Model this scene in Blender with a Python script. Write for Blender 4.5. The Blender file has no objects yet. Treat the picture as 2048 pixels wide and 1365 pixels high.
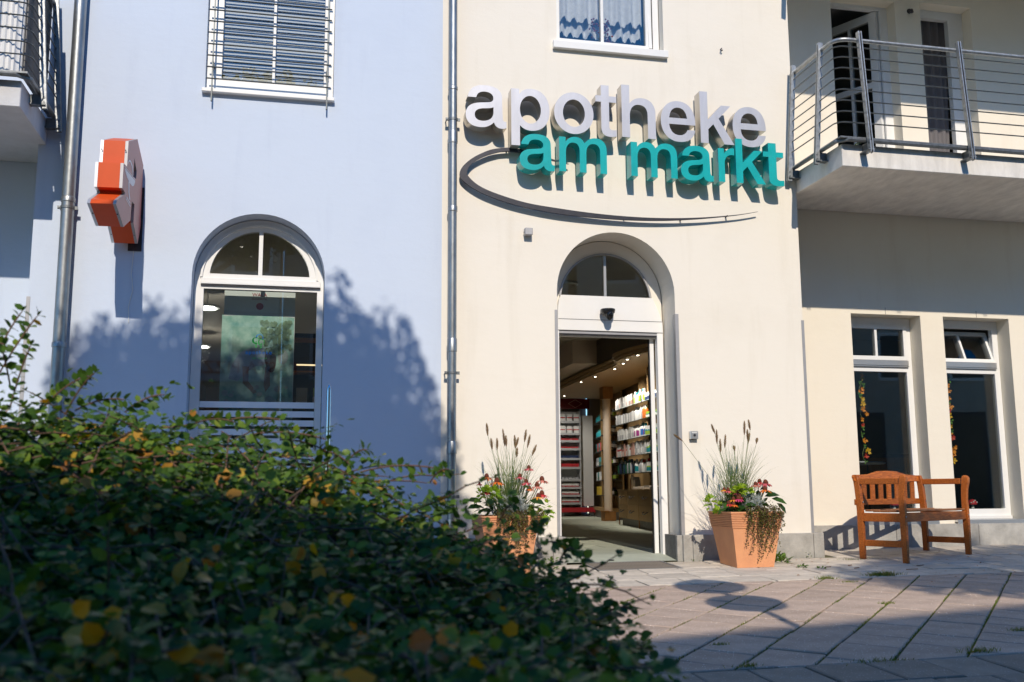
import bpy, bmesh, math, random
import numpy as np
from mathutils import Vector, Matrix
from mathutils.geometry import tessellate_polygon

scene = bpy.context.scene
R = math.radians
rnd = random.Random(7)
rng = np.random.default_rng(11)

# ------------------------------------------------------------------ camera
cam_d = bpy.data.cameras.new('camera')
cam_d.sensor_width = 36.0
cam_d.lens = 35.0
cam_d.clip_start = 0.05
cam_d.clip_end = 900
cam_d.dof.use_dof = True
cam_d.dof.focus_distance = 9.7
cam_d.dof.aperture_fstop = 4.2
cam = bpy.data.objects.new('camera', cam_d)
scene.collection.objects.link(cam)
_y, _p, _r = R(12.55), R(8.58), R(-0.32)
_w = Vector((math.sin(_y) * math.cos(_p), math.cos(_y) * math.cos(_p), math.sin(_p)))
_rt = Vector((math.cos(_y), -math.sin(_y), 0))
_up = _rt.cross(_w)
_R = _rt * math.cos(_r) + _up * math.sin(_r)
_U = _up * math.cos(_r) - _rt * math.sin(_r)
_m = Matrix((_R, _U, -_w)).transposed().to_4x4()
_m.translation = Vector((0, -9.2, 0.66))
cam.matrix_world = _m
scene.camera = cam

# ------------------------------------------------------------------ light
SUNV = Vector((0.10, 1.0, -0.764)).normalized()       # direction the light travels
EL = math.asin(-SUNV.z)
world = bpy.data.worlds.new('World')
scene.world = world
world.use_nodes = True
wn = world.node_tree
bg = wn.nodes['Background']
sky = wn.nodes.new('ShaderNodeTexSky')
sky.sky_type = 'NISHITA'
sky.sun_disc = False
sky.sun_elevation = EL
sky.sun_rotation = math.atan2(-SUNV.x, -SUNV.y)
sky.air_density = 1.0
sky.dust_density = 0.1
sky.ozone_density = 6.0
sat = wn.nodes.new('ShaderNodeHueSaturation'); sat.inputs['Saturation'].default_value = 1.28
wn.links.new(sky.outputs[0], sat.inputs['Color']); wn.links.new(sat.outputs[0], bg.inputs[0])
bg.inputs[1].default_value = 0.15
sun_d = bpy.data.lights.new('sun', 'SUN')
sun_d.energy = 3.3
sun_d.angle = R(0.53)
sun_d.color = (1.0, 0.89, 0.75)
sun = bpy.data.objects.new('sun', sun_d)
sun.rotation_euler = SUNV.to_track_quat('-Z', 'Y').to_euler()
sun.location = (-4, -30, 25)
scene.collection.objects.link(sun)
vs = scene.view_settings
scene.display_settings.display_device = 'sRGB'
vs.view_transform = 'Standard'
vs.look = 'None'
vs.exposure = 0.25
vs.gamma = 1.0
vs.use_curve_mapping = False
scene.cycles.max_bounces = 8
scene.cycles.transparent_max_bounces = 12
scene.cycles.sample_clamp_indirect = 6.0
scene.cycles.use_denoising = True
scene.cycles.caustics_reflective = False
scene.cycles.caustics_refractive = False

# ------------------------------------------------------------------ materials
def nodes_of(m):
    m.use_nodes = True
    return m.node_tree, m.node_tree.nodes['Principled BSDF']

def mat(name, col, rough=0.6, metal=0.0, var=0.0, vscale=3.0, bump=0.0, bscale=60.0, spec=0.5, per_object=0.0, stretch=None, col2=None, coat=0.0):
    """procedural surface: two-scale noise tint, optional per-object tint and fine bump"""
    m = bpy.data.materials.new(name)
    t, b = nodes_of(m)
    N, L = t.nodes, t.links
    b.inputs['Roughness'].default_value = rough
    b.inputs['Metallic'].default_value = metal
    b.inputs['Specular IOR Level'].default_value = spec
    if coat: b.inputs['Coat Weight'].default_value = coat
    tc = N.new('ShaderNodeTexCoord')
    src = tc.outputs['Object']
    if stretch:
        mp = N.new('ShaderNodeMapping'); mp.inputs['Scale'].default_value = stretch
        L.new(src, mp.inputs[0]); src = mp.outputs[0]
    base = None
    if var > 0 or col2:
        n = N.new('ShaderNodeTexNoise'); n.inputs['Scale'].default_value = vscale
        n.inputs['Detail'].default_value = 6; n.inputs['Roughness'].default_value = 0.65
        L.new(src, n.inputs['Vector'])
        rp = N.new('ShaderNodeValToRGB')
        c2 = col2 or tuple(c * (1 - var) for c in col)
        c1 = col if col2 else tuple(min(1, c * (1 + var * .6)) for c in col)
        rp.color_ramp.elements[0].position = 0.32; rp.color_ramp.elements[1].position = 0.68
        rp.color_ramp.elements[0].color = (*c2, 1); rp.color_ramp.elements[1].color = (*c1, 1)
        L.new(n.outputs['Fac'], rp.inputs[0]); base = rp.outputs[0]
    if per_object > 0:
        oi = N.new('ShaderNodeObjectInfo')
        hs = N.new('ShaderNodeHueSaturation')
        mr = N.new('ShaderNodeMapRange'); mr.inputs[3].default_value = 1 - per_object; mr.inputs[4].default_value = 1 + per_object
        L.new(oi.outputs['Random'], mr.inputs[0]); L.new(mr.outputs[0], hs.inputs['Value'])
        if base: L.new(base, hs.inputs['Color'])
        else: hs.inputs['Color'].default_value = (*col, 1)
        base = hs.outputs[0]
    if base: L.new(base, b.inputs['Base Color'])
    else: b.inputs['Base Color'].default_value = (*col, 1)
    if bump > 0:
        n2 = N.new('ShaderNodeTexNoise'); n2.inputs['Scale'].default_value = bscale
        n2.inputs['Detail'].default_value = 4
        L.new(src, n2.inputs['Vector'])
        bp = N.new('ShaderNodeBump'); bp.inputs['Strength'].default_value = bump; bp.inputs['Distance'].default_value = 0.01
        L.new(n2.outputs['Fac'], bp.inputs['Height']); L.new(bp.outputs[0], b.inputs['Normal'])
        mr = N.new('ShaderNodeMapRange'); mr.inputs[3].default_value = max(0, rough - .08); mr.inputs[4].default_value = min(1, rough + .08)
        L.new(n2.outputs['Fac'], mr.inputs[0]); L.new(mr.outputs[0], b.inputs['Roughness'])
    return m

def plaster(name, col, stain):
    """render coat: soft trowel mottling, faint weather streaks, grain"""
    m = bpy.data.materials.new(name)
    t, b = nodes_of(m)
    N, L = t.nodes, t.links
    b.inputs['Roughness'].default_value = 0.92
    b.inputs['Specular IOR Level'].default_value = 0.2
    tc = N.new('ShaderNodeTexCoord')
    def noise(scale, detail, st=None, rough=.6):
        n = N.new('ShaderNodeTexNoise'); n.inputs['Scale'].default_value = scale; n.inputs['Detail'].default_value = detail
        n.inputs['Roughness'].default_value = rough
        if st:
            mp = N.new('ShaderNodeMapping'); mp.inputs['Scale'].default_value = st
            L.new(tc.outputs['Object'], mp.inputs[0]); L.new(mp.outputs[0], n.inputs['Vector'])
        else: L.new(tc.outputs['Object'], n.inputs['Vector'])
        return n
    big = noise(1.1, 7); streak = noise(1.6, 5, (3.0, 3.0, .35)); grain = noise(170, 3); trowel = noise(7, 5, (1, 1, 1.8))
    mx = N.new('ShaderNodeMix'); mx.data_type = 'RGBA'
    mx.inputs['A'].default_value = (*col, 1); mx.inputs['B'].default_value = (*stain, 1)
    mr = N.new('ShaderNodeMapRange'); mr.inputs[1].default_value = .5; mr.inputs[2].default_value = .85; mr.inputs[4].default_value = .6
    L.new(big.outputs['Fac'], mr.inputs[0])
    mr2 = N.new('ShaderNodeMapRange'); mr2.inputs[1].default_value = .56; mr2.inputs[2].default_value = .82; mr2.inputs[4].default_value = .7
    L.new(streak.outputs['Fac'], mr2.inputs[0])
    ad = N.new('ShaderNodeMath'); ad.operation = 'ADD'; ad.use_clamp = True
    L.new(mr.outputs[0], ad.inputs[0]); L.new(mr2.outputs[0], ad.inputs[1])
    L.new(ad.outputs[0], mx.inputs['Factor'])
    L.new(mx.outputs['Result'], b.inputs['Base Color'])
    b1 = N.new('ShaderNodeBump'); b1.inputs['Strength'].default_value = .22; b1.inputs['Distance'].default_value = .004
    L.new(grain.outputs['Fac'], b1.inputs['Height'])
    b2 = N.new('ShaderNodeBump'); b2.inputs['Strength'].default_value = .08; b2.inputs['Distance'].default_value = .03
    L.new(trowel.outputs['Fac'], b2.inputs['Height']); L.new(b1.outputs[0], b2.inputs['Normal'])
    L.new(b2.outputs[0], b.inputs['Normal'])
    return m

def wood(name, c1, c2, scale=9.0, st=(.6, 9, 9), rough=.42):
    m = bpy.data.materials.new(name)
    t, b = nodes_of(m); N, L = t.nodes, t.links
    tc = N.new('ShaderNodeTexCoord'); mp = N.new('ShaderNodeMapping'); mp.inputs['Scale'].default_value = st
    L.new(tc.outputs['Object'], mp.inputs[0])
    n = N.new('ShaderNodeTexNoise'); n.inputs['Scale'].default_value = scale; n.inputs['Detail'].default_value = 8; n.inputs['Distortion'].default_value = 1.4
    L.new(mp.outputs[0], n.inputs['Vector'])
    rp = N.new('ShaderNodeValToRGB'); rp.color_ramp.elements[0].position = .36; rp.color_ramp.elements[1].position = .66
    rp.color_ramp.elements[0].color = (*c2, 1); rp.color_ramp.elements[1].color = (*c1, 1)
    L.new(n.outputs['Fac'], rp.inputs[0])
    oi = N.new('ShaderNodeObjectInfo'); hs = N.new('ShaderNodeHueSaturation')
    mr = N.new('ShaderNodeMapRange'); mr.inputs[3].default_value = .82; mr.inputs[4].default_value = 1.15
    L.new(oi.outputs['Random'], mr.inputs[0]); L.new(mr.outputs[0], hs.inputs['Value']); L.new(rp.outputs[0], hs.inputs['Color'])
    L.new(hs.outputs[0], b.inputs['Base Color'])
    b.inputs['Roughness'].default_value = rough; b.inputs['Specular IOR Level'].default_value = .25
    bp = N.new('ShaderNodeBump'); bp.inputs['Strength'].default_value = .25; bp.inputs['Distance'].default_value = .004
    L.new(n.outputs['Fac'], bp.inputs['Height']); L.new(bp.outputs[0], b.inputs['Normal'])
    return m

def glass(name, tint=(.93, .96, .95), refl=0.10):
    """window pane: fresnel reflection over clear transmission, double glazing"""
    m = bpy.data.materials.new(name)
    t, b = nodes_of(m); N, L = t.nodes, t.links
    N.remove(b)
    out = N['Material Output']
    gl = N.new('ShaderNodeBsdfGlossy'); gl.inputs['Roughness'].default_value = 0.005
    tr = N.new('ShaderNodeBsdfTransparent'); tr.inputs[0].default_value = (*tint, 1)
    fr = N.new('ShaderNodeFresnel'); fr.inputs[0].default_value = 1.5
    mr = N.new('ShaderNodeMapRange'); mr.inputs[1].default_value = 0.04; mr.inputs[3].default_value = refl; mr.inputs[4].default_value = 1.0
    mx = N.new('ShaderNodeMixShader')
    nz = N.new('ShaderNodeTexNoise'); nz.inputs['Scale'].default_value = 1.5; nz.inputs['Detail'].default_value = 1
    tc = N.new('ShaderNodeTexCoord'); L.new(tc.outputs['Object'], nz.inputs['Vector'])
    bp = N.new('ShaderNodeBump'); bp.inputs['Strength'].default_value = .015; bp.inputs['Distance'].default_value = .02
    L.new(nz.outputs['Fac'], bp.inputs['Height']); L.new(bp.outputs[0], gl.inputs['Normal'])
    L.new(fr.outputs[0], mr.inputs[0]); L.new(mr.outputs[0], mx.inputs[0]); L.new(tr.outputs[0], mx.inputs[1]); L.new(gl.outputs[0], mx.inputs[2])
    L.new(mx.outputs[0], out.inputs[0])
    return m

def emit(name, col, s):
    m = bpy.data.materials.new(name); t, b = nodes_of(m)
    b.inputs['Base Color'].default_value = (*col, 1)
    b.inputs['Emission Color'].default_value = (*col, 1); b.inputs['Emission Strength'].default_value = s
    return m

def leafmat(name, stops, attr=True, rough=.4, trans=.3):
    """leaf: colour picked per leaf along a ramp (stops), partly translucent"""
    m = bpy.data.materials.new(name)
    t, b = nodes_of(m); N, L = t.nodes, t.links
    out = N['Material Output']
    if attr:
        a = N.new('ShaderNodeAttribute'); a.attribute_name = 'tint'; src = a.outputs['Fac']
    else:
        a = N.new('ShaderNodeObjectInfo'); src = a.outputs['Random']
    rp = N.new('ShaderNodeValToRGB')
    els = rp.color_ramp.elements
    els[0].position, els[0].color = stops[0][0], (*stops[0][1], 1)
    els[1].position, els[1].color = stops[-1][0], (*stops[-1][1], 1)
    for p, c in stops[1:-1]:
        e = els.new(p); e.color = (*c, 1)
    L.new(src, rp.inputs[0]); L.new(rp.outputs[0], b.inputs['Base Color'])
    b.inputs['Roughness'].default_value = rough
    b.inputs['Specular IOR Level'].default_value = .22
    tl = N.new('ShaderNodeBsdfTranslucent')
    hs = N.new('ShaderNodeHueSaturation'); hs.inputs['Value'].default_value = 1.9; hs.inputs['Saturation'].default_value = 1.1; hs.inputs['Hue'].default_value = .485
    L.new(rp.outputs[0], hs.inputs['Color']); L.new(hs.outputs[0], tl.inputs[0])
    mx = N.new('ShaderNodeMixShader'); mx.inputs[0].default_value = trans
    L.new(b.outputs[0], mx.inputs[1]); L.new(tl.outputs[0], mx.inputs[2]); L.new(mx.outputs[0], out.inputs[0])
    return m

M = {}
M['cream'] = plaster('cream_render', (.845, .795, .70), (.75, .695, .59))
M['cream2'] = plaster('warm_cream_render', (.84, .775, .65), (.76, .68, .55))
M['blue'] = plaster('pale_blue_render', (.595, .675, .80), (.525, .60, .735))
M['white'] = mat('white_paint', (.82, .82, .80), .38, var=.03, vscale=6)
M['header'] = mat('white_coated_panel', (.86, .85, .82), .3, var=.02, vscale=4)
M['slabpaint'] = mat('white_painted_concrete', (.78, .755, .71), .8, var=.17, vscale=3.5, stretch=(2.5, 1, .7), bump=.25, bscale=90)
M['slabblue'] = mat('pale_grey_painted_concrete', (.62, .63, .66), .8, var=.1, vscale=5, bump=.25, bscale=90)
M['zinc'] = mat('weathered_zinc', (.33, .35, .36), .42, metal=.85, var=.22, vscale=11, bump=.08, bscale=40, stretch=(1, 1, .5))
M['galv'] = mat('galvanised_steel', (.40, .42, .43), .45, metal=.8, var=.3, vscale=26, bump=.1, bscale=60)
M['galvdark'] = mat('dark_galvanised_steel', (.20, .215, .225), .5, metal=.7, var=.3, vscale=20, bump=.08)
M['rod'] = mat('painted_steel_rod', (.10, .115, .12), .42, metal=.6, var=.15, vscale=14)
M['alu'] = mat('brushed_aluminium', (.62, .63, .64), .35, metal=.75, var=.08, vscale=30, stretch=(20, 20, 1))
M['alugrey'] = mat('grey_aluminium_angle', (.40, .40, .41), .5, metal=.4, var=.08, vscale=8)
M['steelletter'] = mat('brushed_stainless_face', (.60, .60, .63), .36, metal=.35, var=.09, vscale=10, stretch=(1, 1, .25))
M['steelside'] = mat('stainless_letter_return', (.60, .57, .52), .3, metal=.7, var=.12, vscale=9, stretch=(1, 1, .4))
M['teal'] = mat('teal_enamel', (.008, .42, .42), .3, var=.12, vscale=7, coat=.3)
M['dark'] = mat('dark_anodised_metal', (.055, .055, .065), .42, metal=.5, var=.2, vscale=14)
M['black'] = mat('black_plastic', (.012, .012, .013), .28, var=.1, vscale=10)
M['rubber'] = mat('black_rubber', (.02, .02, .02), .7, var=.1)
M['stone'] = mat('grey_plinth_stone', (.40, .385, .35), .82, var=.26, vscale=7, bump=.3, bscale=70, per_object=.08)
M['stonedark'] = mat('dark_reveal_stone', (.17, .165, .155), .7, var=.3, vscale=16, bump=.2, bscale=80, per_object=.08)
M['terra'] = mat('terracotta', (.80, .38, .18), .8, var=.16, vscale=5, bump=.2, bscale=90, col2=(.68, .31, .155))
M['soil'] = mat('potting_soil', (.035, .024, .016), .95, var=.4, vscale=40, bump=.6, bscale=60)
M['bench'] = wood('oiled_red_brown_wood', (.56, .165, .028), (.24, .058, .012), st=(1.2, 14, 14), rough=.45)
M['seatwood'] = wood('weathered_red_brown_wood', (.36, .16, .07), (.24, .09, .034), st=(1.2, 16, 16), rough=.6)
M['maple'] = wood('maple_veneer', (.40, .265, .125), (.33, .205, .09), st=(8, 8, .7), scale=5, rough=.5)
M['oakblock'] = wood('orange_oak', (.34, .17, .06), (.26, .12, .04), st=(8, 8, .7), scale=5, rough=.5)
M['greywood'] = mat('grey_privacy_board', (.17, .165, .16), .7, var=.3, vscale=18, bump=.2, stretch=(1, 8, 1))
M['corrug'] = mat('white_corrugated_plastic', (.76, .77, .78), .4, var=.05)
M['orange'] = mat('orange_red_acrylic', (.64, .085, .015), .45, var=.06, vscale=5, spec=.25)
M['signface'] = mat('dull_red_acrylic_face', (.42, .12, .11), .35, var=.05, vscale=4)
M['decalwhite'] = mat('pale_sign_print', (.78, .74, .76), .4)
M['redprint'] = mat('dark_red_print', (.40, .02, .03), .4, var=.05)
M['pipewear'] = mat('silver_tape', (.62, .63, .64), .3, metal=.9, var=.1, vscale=20)
M['glass'] = glass('window_glass', refl=.075)
M['glassup'] = glass('upper_window_glass', refl=.11, tint=(.95, .97, .97))
M['shelfglass'] = mat('dark_glass_shelf', (.03, .05, .045), .1, spec=.8)
M['frost'] = mat('frosted_white_film', (.86, .88, .90), .55, var=.04, vscale=3)
M['shopfloor'] = mat('grey_green_floor_tile', (.42, .45, .37), .62, var=.1, vscale=5, bump=.05, per_object=.05, spec=.15)
M['shopwall'] = mat('beige_shop_wall', (.42, .34, .27), .85, var=.06)
M['shopceil'] = mat('shop_ceiling_paint', (.50, .45, .39), .9, var=.04)
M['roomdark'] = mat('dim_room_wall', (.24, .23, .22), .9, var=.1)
M['mural'] = mat('dark_photo_mural', (.022, .02, .018), .3, col2=(.075, .05, .03), vscale=2.6, stretch=(2, 5, .9))
M['column'] = mat('pale_column_paint', (.74, .62, .50), .6, var=.04)
M['darkshelf'] = mat('dark_shelf_back', (.05, .042, .035), .6, var=.2)
M['mirror'] = mat('grey_mirror_panel', (.30, .31, .32), .15, metal=.6)
M['lampglow'] = emit('lamp_glow', (1.0, .90, .72), 7.0)
M['panelglow'] = emit('ceiling_lamp_glow', (1.0, .96, .9), 5.0)
M['lace'] = mat('white_lace', (.80, .81, .84), .9, var=.12, vscale=22)
M['curtain'] = mat('grey_curtain_cloth', (.15, .14, .145), .9, var=.15, vscale=5, stretch=(9, 9, .6))
M['blind'] = mat('pale_blind_slat', (.80, .79, .77), .5, var=.03)
M['moss'] = mat('mossy_sand_joint', (.115, .095, .06), .95, col2=(.09, .105, .03), vscale=2.2, bump=.6, bscale=70)
M['paveband'] = mat('grey_beige_concrete_slab', (.55, .49, .41), .86, var=.2, vscale=6, bump=.35, bscale=120, per_object=.11)
M['mat_frame'] = mat('grating_frame', (.36, .35, .34), .5, metal=.6, var=.1)
M['mat_bar'] = mat('ribbed_mat_bar', (.27, .23, .185), .75, var=.25, vscale=14)
M['stem'] = mat('woody_twig', (.15, .082, .05), .8, var=.3, vscale=30)
M['grassstem'] = mat('grass_stalk', (.18, .21, .08), .6, var=.3, vscale=30)

def speckled(name, c1, c2, fleck, per=.1):
    """exposed-aggregate concrete: mottled base with pale mineral flecks"""
    m = mat(name, c1, .84, col2=c2, vscale=4.0, bump=.5, bscale=150, per_object=per)
    t = m.node_tree; N, L = t.nodes, t.links
    b = N['Principled BSDF']
    old = b.inputs['Base Color'].links[0].from_socket
    tc = [n for n in N if n.type == 'TEX_COORD'][0]
    v = N.new('ShaderNodeTexVoronoi'); v.inputs['Scale'].default_value = 85; v.inputs['Randomness'].default_value = 1
    L.new(tc.outputs['Object'], v.inputs['Vector'])
    sp = N.new('ShaderNodeSeparateColor'); L.new(v.outputs['Color'], sp.inputs[0])
    lt = N.new('ShaderNodeMapRange'); lt.inputs[1].default_value = .80; lt.inputs[2].default_value = .86; L.new(sp.outputs[0], lt.inputs[0])
    ds = N.new('ShaderNodeMapRange'); ds.inputs[1].default_value = .36; ds.inputs[2].default_value = .22; L.new(v.outputs['Distance'], ds.inputs[0])
    mu = N.new('ShaderNodeMath'); mu.operation = 'MULTIPLY'; L.new(lt.outputs[0], mu.inputs[0]); L.new(ds.outputs[0], mu.inputs[1])
    mx = N.new('ShaderNodeMix'); mx.data_type = 'RGBA'; mx.inputs['B'].default_value = (*fleck, 1)
    L.new(mu.outputs[0], mx.inputs['Factor']); L.new(old, mx.inputs['A']); L.new(mx.outputs['Result'], b.inputs['Base Color'])
    return m
M['pavered'] = speckled('reddish_aggregate_paver', (.52, .40, .32), (.37, .28, .22), (.78, .71, .61))
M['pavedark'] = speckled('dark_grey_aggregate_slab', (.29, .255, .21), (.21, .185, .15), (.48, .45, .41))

# ------------------------------------------------------------------ building helpers
OFF = {}                                             # object name -> world origin of its coordinate frame
def link(o):
    scene.collection.objects.link(o); return o

def thing(name, label, cat, loc=(0, 0, 0), group=None, rotz=0.0):
    o = bpy.data.objects.new(name, None)
    o.empty_display_size = .1
    o.location = loc; o.rotation_euler = (0, 0, rotz)
    o['label'] = label; o['category'] = cat
    if group: o['group'] = group
    link(o); OFF[o.name] = Vector(loc)
    return o

def tag(o, label, cat, group=None):
    o['label'] = label; o['category'] = cat
    if group: o['group'] = group
    return o

class MB:
    """collects shapes, becomes one mesh object"""
    def __init__(s): s.v = []; s.f = []; s.mi = []; s.cur = 0
    def add(s, vs, fs):
        o = len(s.v); s.v += [tuple(v) for v in vs]
        for f in fs: s.f.append(tuple(i + o for i in f)); s.mi.append(s.cur)
        return s
    def box(s, x0, x1, y0, y1, z0, z1):
        return s.add([(x0, y0, z0), (x1, y0, z0), (x1, y1, z0), (x0, y1, z0), (x0, y0, z1), (x1, y0, z1), (x1, y1, z1), (x0, y1, z1)],
                     [(0, 3, 2, 1), (4, 5, 6, 7), (0, 1, 5, 4), (1, 2, 6, 5), (2, 3, 7, 6), (3, 0, 4, 7)])
    def obox(s, c, ax, ay, az, hx, hy, hz):
        c, ax, ay, az = Vector(c), Vector(ax).normalized(), Vector(ay).normalized(), Vector(az).normalized()
        vs = [c + ax * (hx * i) + ay * (hy * j) + az * (hz * k) for k in (-1, 1) for (i, j) in ((-1, -1), (1, -1), (1, 1), (-1, 1))]
        return s.add(vs, [(0, 3, 2, 1), (4, 5, 6, 7), (0, 1, 5, 4), (1, 2, 6, 5), (2, 3, 7, 6), (3, 0, 4, 7)])
    def bar(s, p, q, w, h, up=(0, 0, 1)):
        """rectangular bar from p to q"""
        p, q = Vector(p), Vector(q); d = (q - p); l = d.length; d.normalize()
        u = Vector(up); a = d.cross(u)
        if a.length < 1e-5: a = d.cross(Vector((0, 1, 0)))
        a.normalize(); b = a.cross(d)
        return s.obox((p + q) / 2, d, a, b, l / 2, w / 2, h / 2)
    def tube(s, pts, r, n=8, cap=True, closed=False):
        pts = [Vector(p) for p in pts]; k = len(pts)
        rs = r if isinstance(r, (list, tuple)) else [r] * k
        ref = None; rings = []
        for i, p in enumerate(pts):
            d = (pts[min(i + 1, k - 1)] - pts[max(i - 1, 0)])
            if d.length < 1e-9: d = Vector((0, 0, 1))
            d.normalize()
            if ref is None:
                ref = d.cross(Vector((0, 0, 1)))
                if ref.length < 1e-3: ref = d.cross(Vector((1, 0, 0)))
            a = (ref - d * ref.dot(d)); a.normalize(); ref = a; b = d.cross(a)
            rings.append([p + (a * math.cos(2 * math.pi * j / n) + b * math.sin(2 * math.pi * j / n)) * rs[i] for j in range(n)])
        vs = [v for g in rings for v in g]; fs = []
        for i in range(k - 1):
            for j in range(n):
                fs.append((i * n + j, i * n + (j + 1) % n, (i + 1) * n + (j + 1) % n, (i + 1) * n + j))
        if cap:
            fs.append(tuple(range(n))[::-1]); fs.append(tuple((k - 1) * n + j for j in range(n)))
        return s.add(vs, fs)
    def lathe(s, prof, c=(0, 0, 0), n=16, axis=2):
        vs = []; fs = []; k = len(prof)
        for (r, h) in prof:
            for j in range(n):
                a = 2 * math.pi * j / n
                p = (r * math.cos(a), r * math.sin(a), h)
                if axis == 1: p = (r * math.cos(a), -h, r * math.sin(a))
                vs.append((p[0] + c[0], p[1] + c[1], p[2] + c[2]))
        for i in range(k - 1):
            for j in range(n):
                fs.append((i * n + j, i * n + (j + 1) % n, (i + 1) * n + (j + 1) % n, (i + 1) * n + j))
        fs.append(tuple(range(n))[::-1]); fs.append(tuple((k - 1) * n + j for j in range(n)))
        return s.add(vs, fs)
    def prism(s, loops, fr, d0, d1, back=True, sidemat=None):
        """loops: list of 2D loops (first outer, others holes); fr(u, v, d) -> point; front at d0, back at d1"""
        loops3 = [[Vector((u, v, 0)) for (u, v) in lp] for lp in loops]
        tris = tessellate_polygon(loops3)
        flat = [p for lp in loops for p in lp]
        n = len(flat)
        vs = [fr(u, v, d0) for (u, v) in flat] + [fr(u, v, d1) for (u, v) in flat]
        fs = [tuple(t) for t in tris]
        if back: fs += [tuple(i + n for i in t[::-1]) for t in tris]
        s.add(vs, fs)
        o = len(s.v) - 2 * n; k = 0
        keep = s.cur
        if sidemat is not None: s.cur = sidemat
        for lp in (loops if d0 != d1 else ()):
            m_ = len(lp)
            for i in range(m_):
                a, b = k + i, k + (i + 1) % m_
                s.f.append((o + a, o + b, o + n + b, o + n + a)); s.mi.append(s.cur)
            k += m_
        s.cur = keep
        return s
    def quad(s, a, b, c, d): return s.add([a, b, c, d], [(0, 1, 2, 3)])
    def build(s, name, material, parent=None, smooth=None, bevel=0.0, local=False, kind=None, label=None, recalc=True):
        me = bpy.data.meshes.new(name)
        off = Vector((0, 0, 0)) if (local or parent is None) else OFF.get(parent.name, Vector((0, 0, 0)))
        if local and parent is not None: OFFv = OFF.get(parent.name)
        me.from_pydata([tuple(Vector(v) - off) for v in s.v], [], s.f)
        if any(s.mi): me.polygons.foreach_set('material_index', s.mi)
        if recalc or bevel:
            bm = bmesh.new(); bm.from_mesh(me)
            if recalc: bmesh.ops.recalc_face_normals(bm, faces=bm.faces)
            if bevel:
                bmesh.ops.remove_doubles(bm, verts=bm.verts, dist=1e-5)
                bmesh.ops.bevel(bm, geom=[e for e in bm.edges if len(e.link_faces) == 2 and e.calc_face_angle(0) > .5], offset=bevel, segments=1, affect='EDGES')
            bm.to_mesh(me); bm.free()
        for m_ in (material if isinstance(material, (list, tuple)) else [material]): me.materials.append(m_)
        if smooth is not None:
            me.polygons.foreach_set('use_smooth', [True] * len(me.polygons))
            me.set_sharp_from_angle(angle=R(smooth))
        me.update()
        o = bpy.data.objects.new(name, me)
        if parent is not None: o.parent = parent
        OFF[o.name] = off if not local else OFF.get(parent.name, off) if parent is not None else off
        if kind: o['kind'] = kind
        if label: o['label'] = label
        return link(o)

def npmesh(name, V, F, material, parent=None, tint=None, kind=None, smooth=False):
    """V (n,3), F list/array of equal-size faces, tint per vertex"""
    me = bpy.data.meshes.new(name)
    V = np.asarray(V, dtype=np.float64)
    if parent is not None: V = V - np.array(OFF.get(parent.name, Vector((0, 0, 0))))
    F = np.asarray(F, dtype=np.int32); k = F.shape[1]
    me.vertices.add(len(V)); me.vertices.foreach_set('co', V.ravel())
    me.loops.add(F.size); me.loops.foreach_set('vertex_index', F.ravel())
    me.polygons.add(len(F)); me.polygons.foreach_set('loop_start', np.arange(0, F.size, k, dtype=np.int32))
    me.update(calc_edges=True)
    if tint is not None:
        a = me.attributes.new('tint', 'FLOAT', 'POINT'); a.data.foreach_set('value', np.asarray(tint, dtype=np.float32))
    if smooth: me.polygons.foreach_set('use_smooth', [True] * len(F))
    me.materials.append(material)
    o = bpy.data.objects.new(name, me)
    if parent is not None: o.parent = parent; OFF[o.name] = OFF.get(parent.name, Vector((0, 0, 0)))
    if kind: o['kind'] = kind
    return link(o)

def copy_tree(o, parent=None):
    c = o.copy(); link(c)
    if parent is not None: c.parent = parent
    for ch in list(o.children): copy_tree(ch, c)
    return c

XZ = lambda y0: (lambda u, v, d: (u, y0 + d, v))       # facade frame: u = X, v = Z, d = depth into the wall
def arc(cx, cz, rx, rz, a0, a1, n):
    return [(cx + rx * math.cos(R(a0 + (a1 - a0) * i / n)), cz + rz * math.sin(R(a0 + (a1 - a0) * i / n))) for i in range(n + 1)]
def rect(x0, x1, z0, z1): return [(x0, z0), (x1, z0), (x1, z1), (x0, z1)]
SL, SY, X0G = 0.008, 0.05, 4.1
def gz(x, y=0.0): return SL * (x - X0G) + SY * y      # the square falls gently away from the house and rises to the right

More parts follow.
